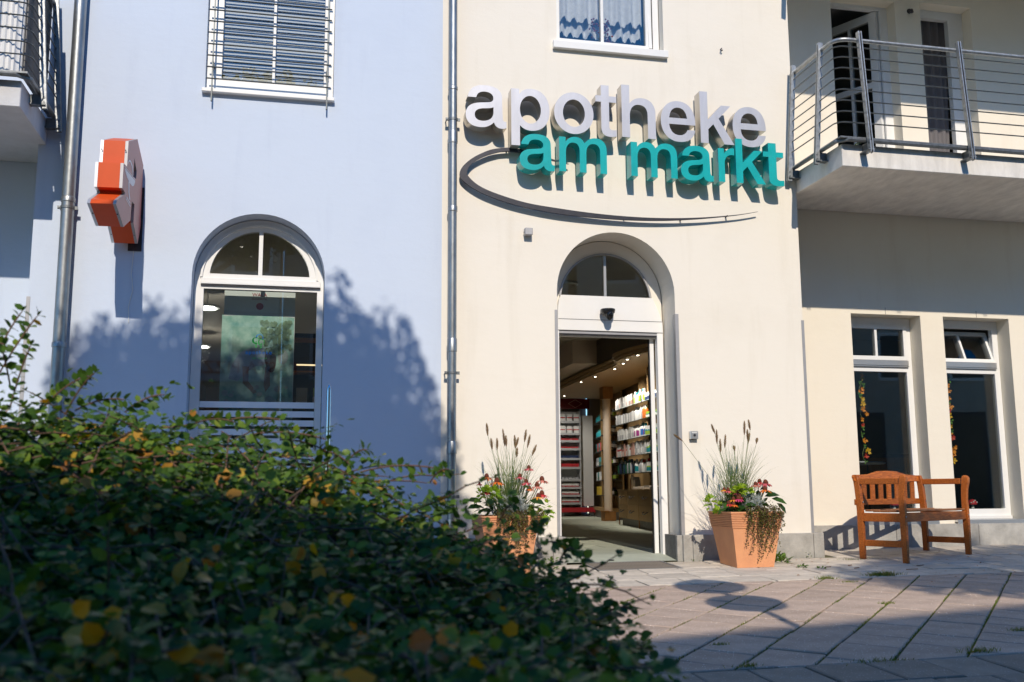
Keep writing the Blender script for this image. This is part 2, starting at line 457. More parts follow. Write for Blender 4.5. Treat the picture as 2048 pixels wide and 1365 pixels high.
# ================================================================== THE SETTING
# ---- pavement: one tilted sheet of mossy sand to the horizon, slabs laid on it
GROT = Matrix(((1, 0, 0), (0, 1, 0), (SL, SY, 1)))       # (x, y, z above ground) -> world
def slab_mesh(poly, name, material, parent, z=0.0, joint=.0065, bev=.008, bag=None):
    """paving slab from a convex outline: chamfered top edge, sides down into the joint"""
    n = len(poly)
    cx = sum(p[0] for p in poly) / n; cy = sum(p[1] for p in poly) / n
    area = sum(poly[i][0] * poly[(i + 1) % n][1] - poly[(i + 1) % n][0] * poly[i][1] for i in range(n)) / 2
    if abs(area) < .004: return None
    if area < 0: poly = poly[::-1]
    def inset(d):
        out = []
        for i in range(n):
            p0, p1, p2 = Vector(poly[i - 1]), Vector(poly[i]), Vector(poly[(i + 1) % n])
            a = (p1 - p0); b = (p2 - p1)
            if a.length < 1e-6 or b.length < 1e-6: return None
            a.normalize(); b.normalize()
            na, nb = Vector((-a.y, a.x)), Vector((-b.y, b.x))
            k = na + nb; den = 1 + na.dot(nb)
            if den < .15: k = k / .15
            else: k = k / den
            out.append((p1.x + k.x * d - cx, p1.y + k.y * d - cy))
        return out
    i0, i1 = inset(joint), inset(joint + bev)
    if not i0 or not i1: return None
    tz = rnd.uniform(-.0035, .0035); tx, ty = rnd.uniform(-.010, .010), rnd.uniform(-.010, .010)
    w = lambda p, h: (p[0], p[1], SL * p[0] + SY * p[1] + h + tx * p[0] + ty * p[1])
    vs = [w(p, tz) for p in i1] + [w(p, tz - bev * .7) for p in i0] + [w(p, -.03) for p in i0]
    fs = [tuple(range(n))]
    for k in (0, n):
        for i in range(n):
            j = (i + 1) % n
            fs.append((k + i, k + n + i, k + n + j, k + j))
    if bag is not None:
        zc = gz(cx, cy) + z
        bag.add([(v[0] + cx, v[1] + cy, v[2] + zc) for v in vs], fs); return None
    me = bpy.data.meshes.new(name); me.from_pydata(vs, [], fs); me.materials.append(material); me.update()
    o = bpy.data.objects.new(name, me); o.location = (cx, cy, gz(cx, cy) + z)
    o.parent = parent
    return link(o)

def clip(poly, f):
    """keep the side of a convex polygon where f(p) >= 0"""
    out = []
    for i in range(len(poly)):
        p, q = poly[i - 1], poly[i]; a, b = f(p), f(q)
        if a * b < 0:
            t = a / (a - b); out.append((p[0] + (q[0] - p[0]) * t, p[1] + (q[1] - p[1]) * t))
        if b >= 0: out.append(q)
    return out

base = MB()
G = 260
for i in range(-1, 1):
    for j in range(-1, 1):
        x0, y0 = i * G, j * G
        base.quad(*[(x, y, gz(x, y) - .012) for x, y in ((x0, y0), (x0 + G, y0), (x0 + G, y0 + G), (x0, y0 + G))])
# the sheet stops at the house line behind the walls
gb = MB()
def gquad(x0, x1, y0, y1): gb.quad(*[(x, y, gz(x, y) - .012) for x, y in ((x0, y0), (x1, y0), (x1, y1), (x0, y1))])
gquad(-G, G, -G, -.01); gquad(5.2, G, -.01, .56); gquad(-G, -2.3, -.01, .56); gquad(2.48, 3.72, -.01, .10)
pavement = gb.build('pavement', M['moss'], recalc=False)
pavement['kind'] = 'structure'

YB = -1.51; YD = -4.36                                    # edges of the grey band and of the dark field
count = 0
bag_band, bag_field, bag_dark = MB(), MB(), MB()             # slabs beyond the part of the square in view
# grey band along the house: courses parallel to the facade
courses = [(.56, .22), (.22, -.12), (-.12, -.34), (-.34, -.56), (-.56, -.84), (-.84, -1.17), (-1.17, YB)]
off = [3.02, 3.02, 3.5, 3.5, 2.69, 3.03, 2.82]
for (ya, yb), o0 in zip(courses, off):
    wd = .37
    k0 = int((-1.2 if yb > -.5 else 1.2 - o0) / wd) - 1
    x = o0 - wd * 16
    while x < 13:
        x2 = x + wd
        p = [(x, yb), (x2, yb), (x2, ya), (x, ya)]
        if ya > 0: p = clip(p, lambda q: q[0] - 5.28) if x2 > 5.28 else []
        elif ya > -.1: p = clip(p, lambda q: -.035 - q[1])
        # leave the foot grating free
        if p and ya <= 0 and yb >= -.57 and x2 > 2.69 and x < 3.50:
            if x < 2.69: p = clip(p, lambda q: 2.69 - q[0])
            elif x2 > 3.50: p = clip(p, lambda q: q[0] - 3.50)
            else: p = []
        if len(p) >= 3:
            if slab_mesh(p, 'paving_slab', M['paveband'], pavement, bag=None if 1.3 < x2 and x < 9.2 else bag_band): count += 1
        x = x2
# reddish field: rows turned 47.8 degrees, bonded at random
dd = Vector((math.cos(R(47.8)), math.sin(R(47.8)))); nn = Vector((-dd.y, dd.x))
for k in range(-28, 24):
    c1 = -3.906 - .331 * k; c0 = c1 - .331
    s = -13.0 + rnd.uniform(0, .4)
    while s < 10:
        l = rnd.choice((.33, .33, .42, .5, .28))
        P = [dd * s + nn * c0, dd * (s + l) + nn * c0, dd * (s + l) + nn * c1, dd * s + nn * c1]
        p = [(q.x, q.y) for q in P]
        p = clip(p, lambda q: YB - q[1]); p = clip(p, lambda q: q[1] - YD) if p else p
        p = clip(p, lambda q: q[0] + 3.5) if p else p
        p = clip(p, lambda q: 13 - q[0]) if p else p
        if len(p) >= 3:
            cx = sum(q[0] for q in p) / len(p); cy = sum(q[1] for q in p) / len(p)
            seen = R(15) < math.atan2(cx, cy + 9.2) < R(42)
            if slab_mesh(p, 'paving_slab', M['pavered'], pavement, bag=None if seen else bag_field): count += 1
        s += l
# dark slabs at the near edge
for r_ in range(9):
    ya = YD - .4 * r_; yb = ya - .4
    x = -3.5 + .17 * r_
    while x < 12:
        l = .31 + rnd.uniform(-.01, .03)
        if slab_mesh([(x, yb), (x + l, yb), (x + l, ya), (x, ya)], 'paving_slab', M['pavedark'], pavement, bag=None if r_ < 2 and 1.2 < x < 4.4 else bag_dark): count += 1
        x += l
for bg_, m_ in ((bag_band, 'paveband'), (bag_field, 'pavered'), (bag_dark, 'pavedark')):
    o = bg_.build('outlying_slabs', M[m_], pavement, recalc=False); o['kind'] = 'stuff'

# ================================================================== THE HOUSES
cream = thing('cream_house', 'cream rendered house with arched shop door and balcony', 'house', (3.2, 0, 0))
blue = thing('blue_house', 'pale blue rendered house with barred upper window and arched window', 'house', (-.4, 0, 0))
XL, XM, XR = -2.255, 1.365, 5.11                          # corners of the projecting front, colour joint
RZ = .55                                                  # set-back of the wings
TOP = 7.6
def arch_loop(x0, x1, zb, zs, n=28, rise=None):
    cx, r = (x0 + x1) / 2, (x1 - x0) / 2
    return [(x0, zb), (x1, zb)] + arc(cx, zs, r, rise or r, 0, 180, n)

def reveal(mb, loop, y0, y1, skip=()):
    n = len(loop)
    for i in range(n):
        if i in skip: continue
        a, b = loop[i], loop[(i + 1) % n]
        mb.quad((a[0], y0, a[1]), (b[0], y0, b[1]), (b[0], y1, b[1]), (a[0], y1, a[1]))

# front walls ---------------------------------------------------------
DOOR = arch_loop(2.50, 3.718, -.3, 2.597)
UPR = rect(2.53, 3.68, 5.165, 6.75)
w = MB()
tr = [rect(XM, XR, -.3, TOP), DOOR[:], UPR]
# door opening touches the bottom edge: outline runs round it
outer = [(XM, -.3), (2.50, -.3)] + DOOR[2:][::-1] + [(3.718, -.3), (XR, -.3), (XR, TOP), (XM, TOP)]
w.prism([outer, UPR], XZ(0), 0, .0, back=False)
reveal(w, DOOR, 0, .36, skip=(0,)); reveal(w, UPR, 0, .16)
w.quad((XR, 0, -.3), (XR, RZ, -.3), (XR, RZ, TOP), (XR, 0, TOP))
w.build('wall', M['cream'], cream, smooth=25)
ARCHW = arch_loop(-.905, .274, .42, 2.615)
UPL = rect(-.862, .314, 4.37, 6.1)
w = MB()
w.prism([rect(XL, XM, -.4, TOP), ARCHW, UPL], XZ(0), 0, 0, back=False)
reveal(w, ARCHW, 0, .26); reveal(w, UPL, 0, .14)
w.quad((XL, 0, -.4), (XL, RZ, -.4), (XL, RZ, TOP), (XL, 0, TOP))
w.build('wall', M['blue'], blue, smooth=25)
# wings ----------------------------------------------------------------
W1, W2 = rect(6.0, 6.862, .3, 2.582), rect(7.15, 8.003, .3, 2.582)
D1, D2 = rect(5.965, 6.80, 3.98, 6.33), rect(7.135, 7.82, 3.98, 6.36)
w = MB()
w.prism([rect(XR, 13, -.3, TOP), W1, W2, D1, D2], XZ(RZ), 0, 0, back=False)
for lp in (W1, W2): reveal(w, lp, RZ, RZ + .25)
for lp in (D1, D2): reveal(w, lp, RZ, RZ + .24)
w.build('wing_wall', M['cream2'], cream)
w = MB()
w.prism([rect(-11, XL, -.4, TOP)], XZ(RZ), 0, 0, back=False)
w.build('wing_wall', M['blue'], blue)
# fine vertical expansion cracks above the wing windows
for x in (6.43, 7.585):
    MB().box(x - .004, x + .004, RZ - .002, RZ, 2.584, 2.66).build('joint_line', M['stone'], cream)
# roof slabs out of sight close the top and shade nothing in view
for par, x0, x1 in ((cream, XM, 13), (blue, -11, XM)):
    MB().box(x0, x1, .3, 12, TOP, TOP + .2).build('roof', M['dark'], par)

# plinth blocks ----------------------------------------------------------
def plinth(par, x0, x1, y, zt, cuts, d=.05):
    xs = [x0] + [c for c in cuts if x0 < c < x1] + [x1]
    for a, b in zip(xs, xs[1:]):
        MB().box(a + .002, b - .002, y - d, y + .02, -.35, zt).build('plinth_block', M['stone'], par, bevel=.004)
plinth(cream, 3.71, 5.20, 0, .235, (3.81, 5.085))
plinth(cream, 1.37, 2.515, 0, .235, (1.9, 2.42))
plinth(cream, 5.20, 10.4, RZ, .285, (5.34, 6.36, 7.37, 8.4, 9.4), d=.06)
plinth(blue, XL - .05, 1.365, 0, .235, (-1.2, -.2, .8))
plinth(blue, -8, XL, RZ, .285, (-6, -5, -4, -3))
MB().box(5.112, 5.20, .0, RZ - .06, -.3, .235).build('plinth_block', M['stone'], cream, bevel=.004)
for x0, x1 in ((3.672, 3.718), (2.50, 2.545)):
    for a, b in ((-.02, .02), (.022, .255), (.257, .35)):
        MB().box(x0 - (.012 if x0 > 3 else 0), x1 + (0 if x0 > 3 else .012), a, b, -.3, .232).build('reveal_block', M['stonedark'] if b > .05 else M['stone'], cream, bevel=.003)
# aluminium edge guards -----------------------------------------------------
for par, xa, xb, zt in ((cream, 2.473, 2.503, 2.40), (cream, 3.714, 3.750, 2.40), (cream, 5.092, 5.121, 2.38), (blue, -2.268, -2.238, 2.355)):
    g = MB().box(xa, xb, -.006, 0.001, .236, zt)
    if xa < 0: g.box(xa, xa + .006, .001, .05, .236, zt)
    elif xa < 3: g.box(xb - .004, xb, .0015, .05, .236, zt)
    elif xa < 4: g.box(xa, xa + .004, .0015, .05, .236, zt)
    else: g.box(xb - .004, xb, .0015, .05, .236, zt)
    g.build('edge_guard', M['alugrey'], par)

# ---- shop door ------------------------------------------------------------
YF = .345
n_in = arc(3.107, 2.597, .60, .60, 0, 180, 28)
lun = [(2.622, 2.617)] + [(3.592, 2.617)] + arc(3.107, 2.575, .487, .487, 6, 174, 26)
plate = [(2.505, 2.2), (3.713, 2.2)] + n_in
d = MB().prism([plate, lun], XZ(YF), 0, .05)
d.build('arch_plate', M['cream'], cream)
fr = MB()
# lunette metal rim
rim_o = [(2.614, 2.612), (3.600, 2.612)] + arc(3.107, 2.575, .495, .495, 5, 175, 26)
fr.prism([rim_o, [(2.632, 2.622), (3.582, 2.622)] + arc(3.107, 2.578, .474, .474, 6, 174, 26)], XZ(YF - .012), 0, .03)
door = fr.build('sliding_door', M['alugrey'], cream)
MB().prism([[(2.625, 2.619), (3.589, 2.619)] + arc(3.107, 2.577, .482, .482, 6, 174, 26)], XZ(YF + .03), 0, .012).build('pane', M['glass'], door)
MB().box(3.092, 3.118, YF + .0, YF + .028, 2.623, 3.046).build('glazing_bar', M['alu'], door)
h = MB().prism([[(2.585, 2.255), (3.70, 2.255), (3.697, 2.36), (3.66, 2.47), (3.598, 2.612), (2.622, 2.612), (2.60, 2.56), (2.588, 2.48)]], XZ(YF - .05), 0, .045)
h.build('header', M['header'], door, bevel=.003)
MB().box(2.59, 3.692, YF - .0525, YF - .0502, 2.366, 2.370).build('header_joint', M['dark'], door)
MB().box(3.637, 3.702, YF - .04, YF + .03, .0, 2.254).build('jamb', M['header'], door, bevel=.003)
MB().box(2.53, 2.60, YF - .04, YF + .03, .0, 2.254).build('jamb', M['header'], door, bevel=.003)
MB().box(2.60, 3.637, YF - .03, YF + .12, 2.215, 2.254).build('track', M['dark'], door)
MB().box(2.60, 3.637, YF - .035, YF - .031, 2.225, 2.250).build('track_lip', M['alugrey'], door)
lf = MB().box(3.588, 3.632, YF + .05, YF + .09, .035, 2.21)
leaf = lf.build('door_leaf', M['header'], door, bevel=.003)
MB().box(3.578, 3.587, YF + .055, YF + .085, .035, 2.21).build('rubber_edge', M['rubber'], door)
MB().box(3.634, 4.6, YF + .06, YF + .075, .06, 2.2).build('pane', M['glass'], door)
MB().add([(2.503, .0, gz(3, 0) + .002), (3.715, .0, gz(3, 0) + .002), (3.715, .36, .04), (2.503, .36, .04)], [(0, 1, 2, 3)]).build('threshold', M['shopfloor'], cream)
MB().lathe([(.028, 0), (.028, .004), (.012, .006)], (3.02, .06, gz(3, .06) + .012), 14).build('floor_stop', M['galvdark'], door)

# ---- arched window of the blue house -----------------------------------------
YW = .20
out = arch_loop(-.90, .269, .43, 2.613)
lowp = rect(-.815, .211, .50, 2.525)
cx = -.3155
lun_l = [(-.765, 2.668), (cx - .018, 2.668)] + [(cx - .018, 3.078)] + arc(cx, 2.63, .455, .455, 93, 174, 14)
lun_r = [(cx + .018, 2.668), (.134 + .0, 2.668)] + arc(cx, 2.63, .455, .455, 6, 87, 14) + [(cx + .018, 3.078)]
f = MB().prism([out, lowp, lun_l, lun_r], XZ(YW), 0, .06)
awin = f.build('arched_window', M['white'], blue)
def sub(mb, name, m, par, **k): return mb.build(name, m, par, **k)
# mouldings: transom ledge, inner sash rim
sub(MB().box(-.842, .240, YW - .03, YW - .001, 2.565, 2.585).box(-.842, .240, YW - .018, YW - .001, 2.586, 2.625), 'transom_ledge', M['white'], awin, bevel=.003)
sub(MB().box(-.842, .240, YW - .0195, YW - .001, 2.553, 2.562), 'transom_seal', M['dark'], awin)
ri = arc(cx, 2.615, .535, .535, 2, 178, 30)
ro = arc(cx, 2.615, .515, .515, 2, 178, 30)
sub(MB().prism([ri + ro[::-1]], XZ(YW - .02), 0, .019), 'sash_rim', M['white'], awin, smooth=25)
sub(MB().box(-.82, .216, YW + .025, YW + .037, .49, 2.53).prism([[(-.78, 2.66), (.15, 2.66)] + arc(cx, 2.63, .46, .46, 4, 176, 24)], XZ(YW + .025), 0, .012), 'pane', M['glass'], awin)
z = 1.485
k = 0
while z > .55:
    hgt = .056
    sub(MB().box(-.813, .209, YW + .0205, YW + .0245, z - hgt, z), 'frosted_stripe', M['frost'], awin)
    z -= .0835
sub(MB().box(-.95, .32, -.05, .25, .395, .425), 'sill', M['alu'], awin)

# ---- upper left window with blind and grille ------------------------------------
f = MB().prism([rect(-.861, .313, 4.371, 6.1), rect(-.722, -.262, 4.522, 6.0), rect(-.234, .222, 4.522, 6.0)], XZ(.085), 0, .06)
ulw = f.build('barred_window', M['white'], blue, bevel=.004)
sub(MB().box(-.735, .235, .108, .118, 4.51, 6.02), 'pane', M['glassup'], ulw)
sl = MB()
zz = 4.50
while zz < 6.1:
    sl.obox((-.25, .165, zz), (1, 0, 0), (0, .50, .866), (0, -.866, .50), .5, .016, .0012); zz += .0345
o = sub(sl, 'blind_slats', M['blind'], ulw); o['kind'] = 'stuff'
sub(MB().box(-.886, .324, -.055, .12, 4.330, 4.366), 'sill', M['white'], ulw, bevel=.005)
for x in (-.795, .25):
    sub(MB().box(x - .006, x + .006, -.075, -.045, 4.235, 6.2), 'grille_upright', M['rod'], ulw)
    for zc in (4.62, 5.62): sub(MB().tube([(x, -.062, zc), (x, .09, zc)], .011, 8), 'grille_bracket', M['galvdark'], ulw)
for k in range(14):
    zr = 4.449 + .1125 * k
    sub(MB().tube([(-.848, -.075, zr), (.283, -.075, zr)], .0075, 8), 'grille_bar', M['rod'], ulw)
# side guide rail of the shutter
for x in (.288,): sub(MB().box(x - .022, x + .022, .03, .084, 4.37, 6.2), 'guide_rail', M['white'], ulw)

# ---- upper right window with lace curtain -----------------------------------------
f = MB().prism([rect(2.535, 3.672, 5.17, 6.75), rect(2.592, 3.035, 5.262, 6.65), rect(3.067, 3.525, 5.262, 6.65)], XZ(.105), 0, .055)
urw = f.build('curtained_window', M['white'], cream, bevel=.004)
sub(MB().box(2.58, 3.537, .128, .138, 5.25, 6.66), 'pane', M['glassup'], urw)
# right casement standing ajar: the sash frame tilts into the room
sub(MB().add([(3.555, .085, 5.235), (3.588, .085, 5.235), (3.575, .16, 6.7), (3.535, .16, 6.7), (3.555, .125, 5.235), (3.588, .125, 5.235), (3.575, .2, 6.7), (3.535, .2, 6.7)],
    [(0, 1, 2, 3), (7, 6, 5, 4), (0, 4, 5, 1), (1, 5, 6, 2), (2, 6, 7, 3), (3, 7, 4, 0)]), 'casement_stile', M['white'], urw)
sub(MB().box(3.592, 3.602, .10, .104, 5.215, 6.7), 'casement_gap', M['rubber'], urw)
sub(MB().box(2.485, 3.712, -.05, .13, 5.083, 5.160), 'sill', M['white'], urw, bevel=.004)
# lace: two scalloped tiers of hanging folds
def lace_tier(y, z0, depth, npl, seed):
    r_ = random.Random(seed); V = []; F = []
    nx, nz = npl * 10, 10
    ph = [r_.uniform(-.3, .3) for _ in range(npl + 1)]
    for i in range(nx + 1):
        t = i / nx; x = 2.575 + t * .965
        k = t * npl; pl = math.sin(k * 2 * math.pi) * .5 + .25 * math.sin(k * 4.3 + ph[int(k) % npl])
        low = z0 - .012 * math.cos(k * 2 * math.pi * 2) - .03 * (math.sin(k * 2 * math.pi) > 0) - .016 * abs(((k * 6) % 2) - 1)
        for j in range(nz + 1):
            s = j / nz
            V.append((x + .006 * math.sin(k * 3), y + pl * .045 * (1 - .3 * s), low + (6.8 - low) * s if depth == 0 else low + depth * s))
    for i in range(nx):
        for j in range(nz):
            a = i * (nz + 1) + j; F.append((a, a + nz + 1, a + nz + 2, a + 1))
    m = MB(); m.add(V, F); return m
ct = lace_tier(.30, 5.42, 0, 9, 3).build('lace_curtain', M['lace'], urw, smooth=60)
lace_tier(.24, 5.56, .42, 8, 5).build('lace_flounce', M['lace'], urw, smooth=60)

# ---- wing windows ----------------------------------------------------------------
YV = RZ + .2
def wing_window(x0, x1, tilted):
    name = 'wing_window'
    lo = rect(x0 + .095, x1 - .075, .435, 1.965)
    up = rect(x0 + .07, x1 - .075, 2.105, 2.49)
    f = MB().prism([rect(x0 + .002, x1 - .002, .35, 2.58), lo, up], XZ(YV), 0, .065)
    wv = f.build(name, M['white'], cream, bevel=.003)
    sub(MB().box(lo[0][0] - .01, lo[1][0] + .01, YV + .03, YV + .042, .425, 1.975), 'pane', M['glass'], wv)
    sub(MB().box(x0 + .02, x1 - .055, YV - .022, YV - .001, 2.02, 2.035).box(x0 + .02, x1 - .065, YV - .03, YV - .001, 2.036, 2.092), 'transom_ledge', M['alu'], wv)
    xm = (up[0][0] + up[1][0]) / 2 - .015
    # fanlight sash, upright or tilted into the room
    a0, a1, zb, zt = up[0][0] - .012, up[1][0] + .018, 2.097, 2.497
    ang = R(21) if tilted else 0.0
    def frs(u, v, dd_): 
        vv = v - zb
        return (u, YV - .012 + dd_ * math.cos(ang) + vv * math.sin(ang), zb + vv * math.cos(ang) - dd_ * math.sin(ang))
    s_ = MB().prism([rect(a0, a1, zb, zt), rect(a0 + .045, xm - .014, zb + .045, zt - .045), rect(xm + .014, a1 - .045, zb + .045, zt - .045)], frs, 0, .05)
    sash = sub(s_, 'fanlight_sash', M['white'], wv)
    sub(MB().prism([rect(a0 + .03, a1 - .03, zb + .03, zt - .03)], frs, .02, .032), 'fanlight_pane', M['glass'], wv)
    sub(MB().box(x0 - .03, x1 + .03 if not tilted else x1 + .05, RZ - .055, YV + .0, .300, .324), 'sill', M['alu'], wv)
    sub(MB().box(x0 - .03, x1 + .03 if not tilted else x1 + .05, RZ - .058, RZ - .053, .265, .322), 'sill_nose', M['alu'], wv)
    sub(MB().box(x0 + .005, x1 - .005, YV - .02, YV - .001, .326, .36), 'sill_upstand', M['white'], wv)
    return wv
ww1 = wing_window(6.0, 6.862, False)
ww2 = wing_window(7.15, 8.003, True)

# ---- balcony doors -----------------------------------------------------------------
x0, x1 = 5.965, 6.80
yv = RZ + .16
f = MB().prism([rect(x0, x1, 3.98, 6.33), rect(x0 + .03, x1 - .10, 4.02, 6.29)], XZ(yv), 0, .07)
bd = f.build('balcony_door', M['white'], cream)
# the leaf stands open into the room, hinged on the right
hx, hy = x1 - .11, yv + .03
ca, sa = math.cos(R(62)), math.sin(R(62))
def frl(u, v, dd_): return (hx - u * ca - dd_ * sa, hy + u * sa - dd_ * ca, v)
l = MB().prism([rect(0, .70, 4.03, 6.28), rect(.09, .335, 4.18, 5.35), rect(.365, .61, 4.18, 5.35), rect(.09, .335, 5.42, 6.18), rect(.365, .61, 5.42, 6.18)], frl, 0, .05)
sub(l, 'open_leaf', M['white'], bd)
sub(MB().prism([rect(.08, .62, 4.17, 6.19)], frl, .02, .03), 'leaf_pane', M['glass'], bd)
x0, x1 = 7.135, 7.82
f = MB().prism([rect(x0, x1, 3.98, 6.36), rect(x0 + .012, x1 - .20, 4.0, 6.26)], XZ(yv), 0, .07)
bd2 = f.build('balcony_door', M['white'], cream)
# dark cloth hanging in the second doorway
V, F = [], []
nx, nz = 40, 14
for i in range(nx + 1):
    t = i / nx
    for j in range(nz + 1):
        s = j / nz; pull = (1 - s) * .0 + .16 * (1 - s) ** 2
        x = x0 + .0 + t * (.50 - pull * .4)
        V.append((x, yv + .10 + .022 * math.sin(t * 27 + 2.2 * s) * (.5 + .5 * s), 3.99 + s * 2.3))
for i in range(nx):
    for j in range(nz):
        a = i * (nz + 1) + j; F.append((a, a + nz + 1, a + nz + 2, a + 1))
MB().add(V, F).build('door_curtain', M['curtain'], bd2, smooth=60)

# ---- balconies -------------------------------------------------------------------
def balcony(par, sx, slabm, railm, xs_front, z0=3.733, full=True, mirror_c=None, x_end=9.0):
    """sx maps the right balcony's X to its place (mirrored for the left one)"""
    X = sx
    def bx(mb, xa, xb, *r): 
        a, b = X(xa), X(xb); return mb.box(min(a, b), max(a, b), *r)
    dz = z0 - 3.733
    sl_ = bx(MB(), 5.112, x_end, -.905, RZ - .002, 3.733 + dz, 3.955 + dz)
    slab = sl_.build('balcony', slabm, par, bevel=.006)
    # drip edge and gutter round the slab
    g = bx(bx(MB(), 5.05, x_end, -.995, -.907, 3.985 + dz, 4.0 + dz), 5.05, 5.11, -.906, -.02, 3.985 + dz, 4.0 + dz)
    g.tube([(X(x_end), -.975, 3.975 + dz), (X(5.13), -.975, 3.975 + dz), (X(5.05), -.90, 3.975 + dz), (X(5.05), -.06, 3.975 + dz)], .022, 8)
    g.build('gutter', M['galvdark'], slab, smooth=40)
    # posts: flat bars leaning slightly inwards, bolted to angle brackets
    def post(bx_, by_, tx_, ty_, side):
        p, q = Vector((X(bx_), by_, 3.835 + dz)), Vector((X(tx_), ty_, 5.095 + dz))
        m = MB()
        upv = Vector((1, 0, 0)) if side else Vector((0, 1, 0))
        dv = (q - p).normalized(); a = dv.cross(upv).normalized(); b = a.cross(dv)
        for o_ in (-.013, .013):
            m.obox((p + q) / 2 + a * o_, dv, a, b, (q - p).length / 2, .005, .024)
        po = m.build('railing_post', M['galv'], slab)
        br = MB()
        if side: bx(br, bx_ - .015, 5.111, by_ - .035, by_ + .035, 3.86 + dz, 3.872 + dz); bx(br, bx_ - .01, 5.111, by_ - .006, by_ + .006, 3.872 + dz, 3.955 + dz)
        else: bx(br, bx_ - .035, bx_ + .035, by_ - .015, -.906, 3.86 + dz, 3.872 + dz); bx(br, bx_ - .006, bx_ + .006, by_ - .01, -.906, 3.872 + dz, 3.955 + dz)
        for zq in (3.885, 3.93):
            if side: br.lathe([(.010, 0), (.010, .01)], (X(bx_ - .0), by_ - .014, zq + dz), 6, axis=1)
            else: br.tube([(X(bx_ - .022), by_, zq + dz), (X(bx_ + .022), by_, zq + dz)], .010, 6)
        br.build('bracket', M['galvdark'], slab)
        return p, q
    post(5.0, -.07, 5.09, -.10, True); post(5.0, -.62, 5.09, -.65, True)
    for x in xs_front: post(x, -1.045, x, -.955, False)
    # handrail and rods with a rounded corner
    def path(zr, off, rad=.13, e=x_end):
        xs, ys = 5.09 - off, -.935 - off
        pts = [(X(xs), -.02, zr)]
        cx_, cy_ = xs + rad, ys + rad
        for i in range(7):
            a = R(180 + 90 * i / 6); pts.append((X(cx_ + rad * math.cos(a)), cy_ + rad * math.sin(a), zr))
        pts.append((X(e), ys, zr)); return pts
    MB().tube(path(5.022 + dz, -.012), .021, 10).build('handrail', M['galv'], slab, smooth=40)
    for k in range(8):
        t = k / 7.0
        MB().tube(path(4.142 + .1137 * k + dz, .07 * (1 - t) + .02 * t - .012, .09), .0062, 6).build('rod', railm, slab, smooth=40)
    return slab
sl_r = balcony(cream, lambda x: x, M['slabpaint'], M['rod'], (5.335, 6.44, 7.54, 8.64))
mir = lambda x: 2.92 - x
sl_l = balcony(blue, mir, M['slabblue'], M['rod'], (5.335, 6.44, 7.54))
# the storey above shades the loggias
for par, sx in ((cream, lambda x: x), (blue, mir)):
    a, b = sorted((sx(5.112), sx(10)))
    s_ = MB().box(a, b, -1.50, RZ - .002, 6.65, 6.87).build('upper_balcony', M['slabpaint'], par)
    for y in (-.07, -.62):
        MB().box(min(sx(4.98), sx(5.11)), max(sx(4.98), sx(5.11)), y - .02, y + .02, 6.75, 6.85).build('bracket', M['galvdark'], s_)
        MB().bar((sx(5.0), y, 6.15), (sx(5.09), y - .03, 7.5), .03, .05).build('railing_post', M['galv'], s_)
# privacy screens inside the left railing: grey boards along the side, ribbed sheet in front
for k in range(7):
    zb = 4.02 + .158 * k
    MB().box(mir(5.135), mir(5.125), -.80, -.05, zb, zb + .150).build('privacy_board', M['greywood'], sl_l)
rp = MB(); V = []; F = []
pts = []
n_ = 150
for i in range(n_ + 1):
    s = i / n_ * 2.2
    if s < .22: a = s / .22 * 90; p = (5.14 + .14 - .14 * math.cos(R(a)), -.76 - .14 * math.sin(R(a))); nrm = (-math.cos(R(a)), -math.sin(R(a)))
    else: p = (5.28 + (s - .22), -.90); nrm = (0, -1)
    wv = .008 * math.sin(s * 2 * math.pi / .04)
    pts.append((p[0] + nrm[0] * wv, p[1] + nrm[1] * wv))
for p in pts:
    V.append((mir(p[0]), p[1] + .02, 4.03)); V.append((mir(p[0]), p[1] + .02, 5.0))
for i in range(n_): F.append((2 * i, 2 * i + 1, 2 * i + 3, 2 * i + 2))
MB().add(V, F).build('ribbed_screen', M['corrug'], sl_l, smooth=60)

# ================================================================== WALL FITTINGS
def downpipe(label, x, y, r, z0, z1, joints, clamps, matl, extra=None):
    t = thing('downpipe', label, 'drainpipe', (x, y, z0))
    MB().tube([(x, y, z0), (x, y, z1)], r, 20).build('pipe', matl, t, smooth=40)
    for zc, h_ in joints:
        MB().lathe([(r + .001, 0), (r + .006, .004), (r + .006, h_ - .01), (r + .001, h_)], (x, y, zc), 20).build('socket', matl, t, smooth=40)
    for zc in clamps:
        c = MB().lathe([(r + .002, 0), (r + .006, .001), (r + .006, .024), (r + .002, .025)], (x, y, zc), 20)
        c.box(x - r - .03, x - r - .004, y - .006, y + .006, zc - .002, zc + .027).box(x + r + .004, x + r + .03, y - .006, y + .006, zc - .002, zc + .027)
        c.tube([(x - r - .018, y + .0, zc + .012), (x - r - .018, 0, zc + .012)], .006, 6)
        c.tube([(x - r - .018, y - .016, zc + .012), (x - r - .018, y + .016, zc + .012)], .008, 6)
        c.build('clamp', M['galvdark'], t, smooth=40)
    return t
dp = downpipe('grey zinc downpipe at the joint between the blue and cream houses', 1.455, -.085, .041, -.2, 7.5,
              [(4.52, .04), (3.98, .13), (3.3, .06), (1.95, .13), (1.0, .12)], [4.21, 1.74, .60], M['zinc'])
MB().lathe([(.0435, 0), (.0435, .05)], (1.455, -.085, .36), 20).build('tape_band', M['pipewear'], dp, smooth=40)
MB().box(1.497, 1.512, -.10, -.07, .345, .40).build('earth_clip', M['black'], dp)
MB().tube([(1.505, -.085, .34), (1.512, -.05, .24), (1.53, -.03, .15), (1.56, -.02, .08), (1.57, -.02, -.1)], .0055, 6).tube([(1.505, -.085, .40), (1.51, -.06, .5), (1.495, -.02, .56)], .0055, 6).build('earth_wire', M['black'], dp, smooth=50)
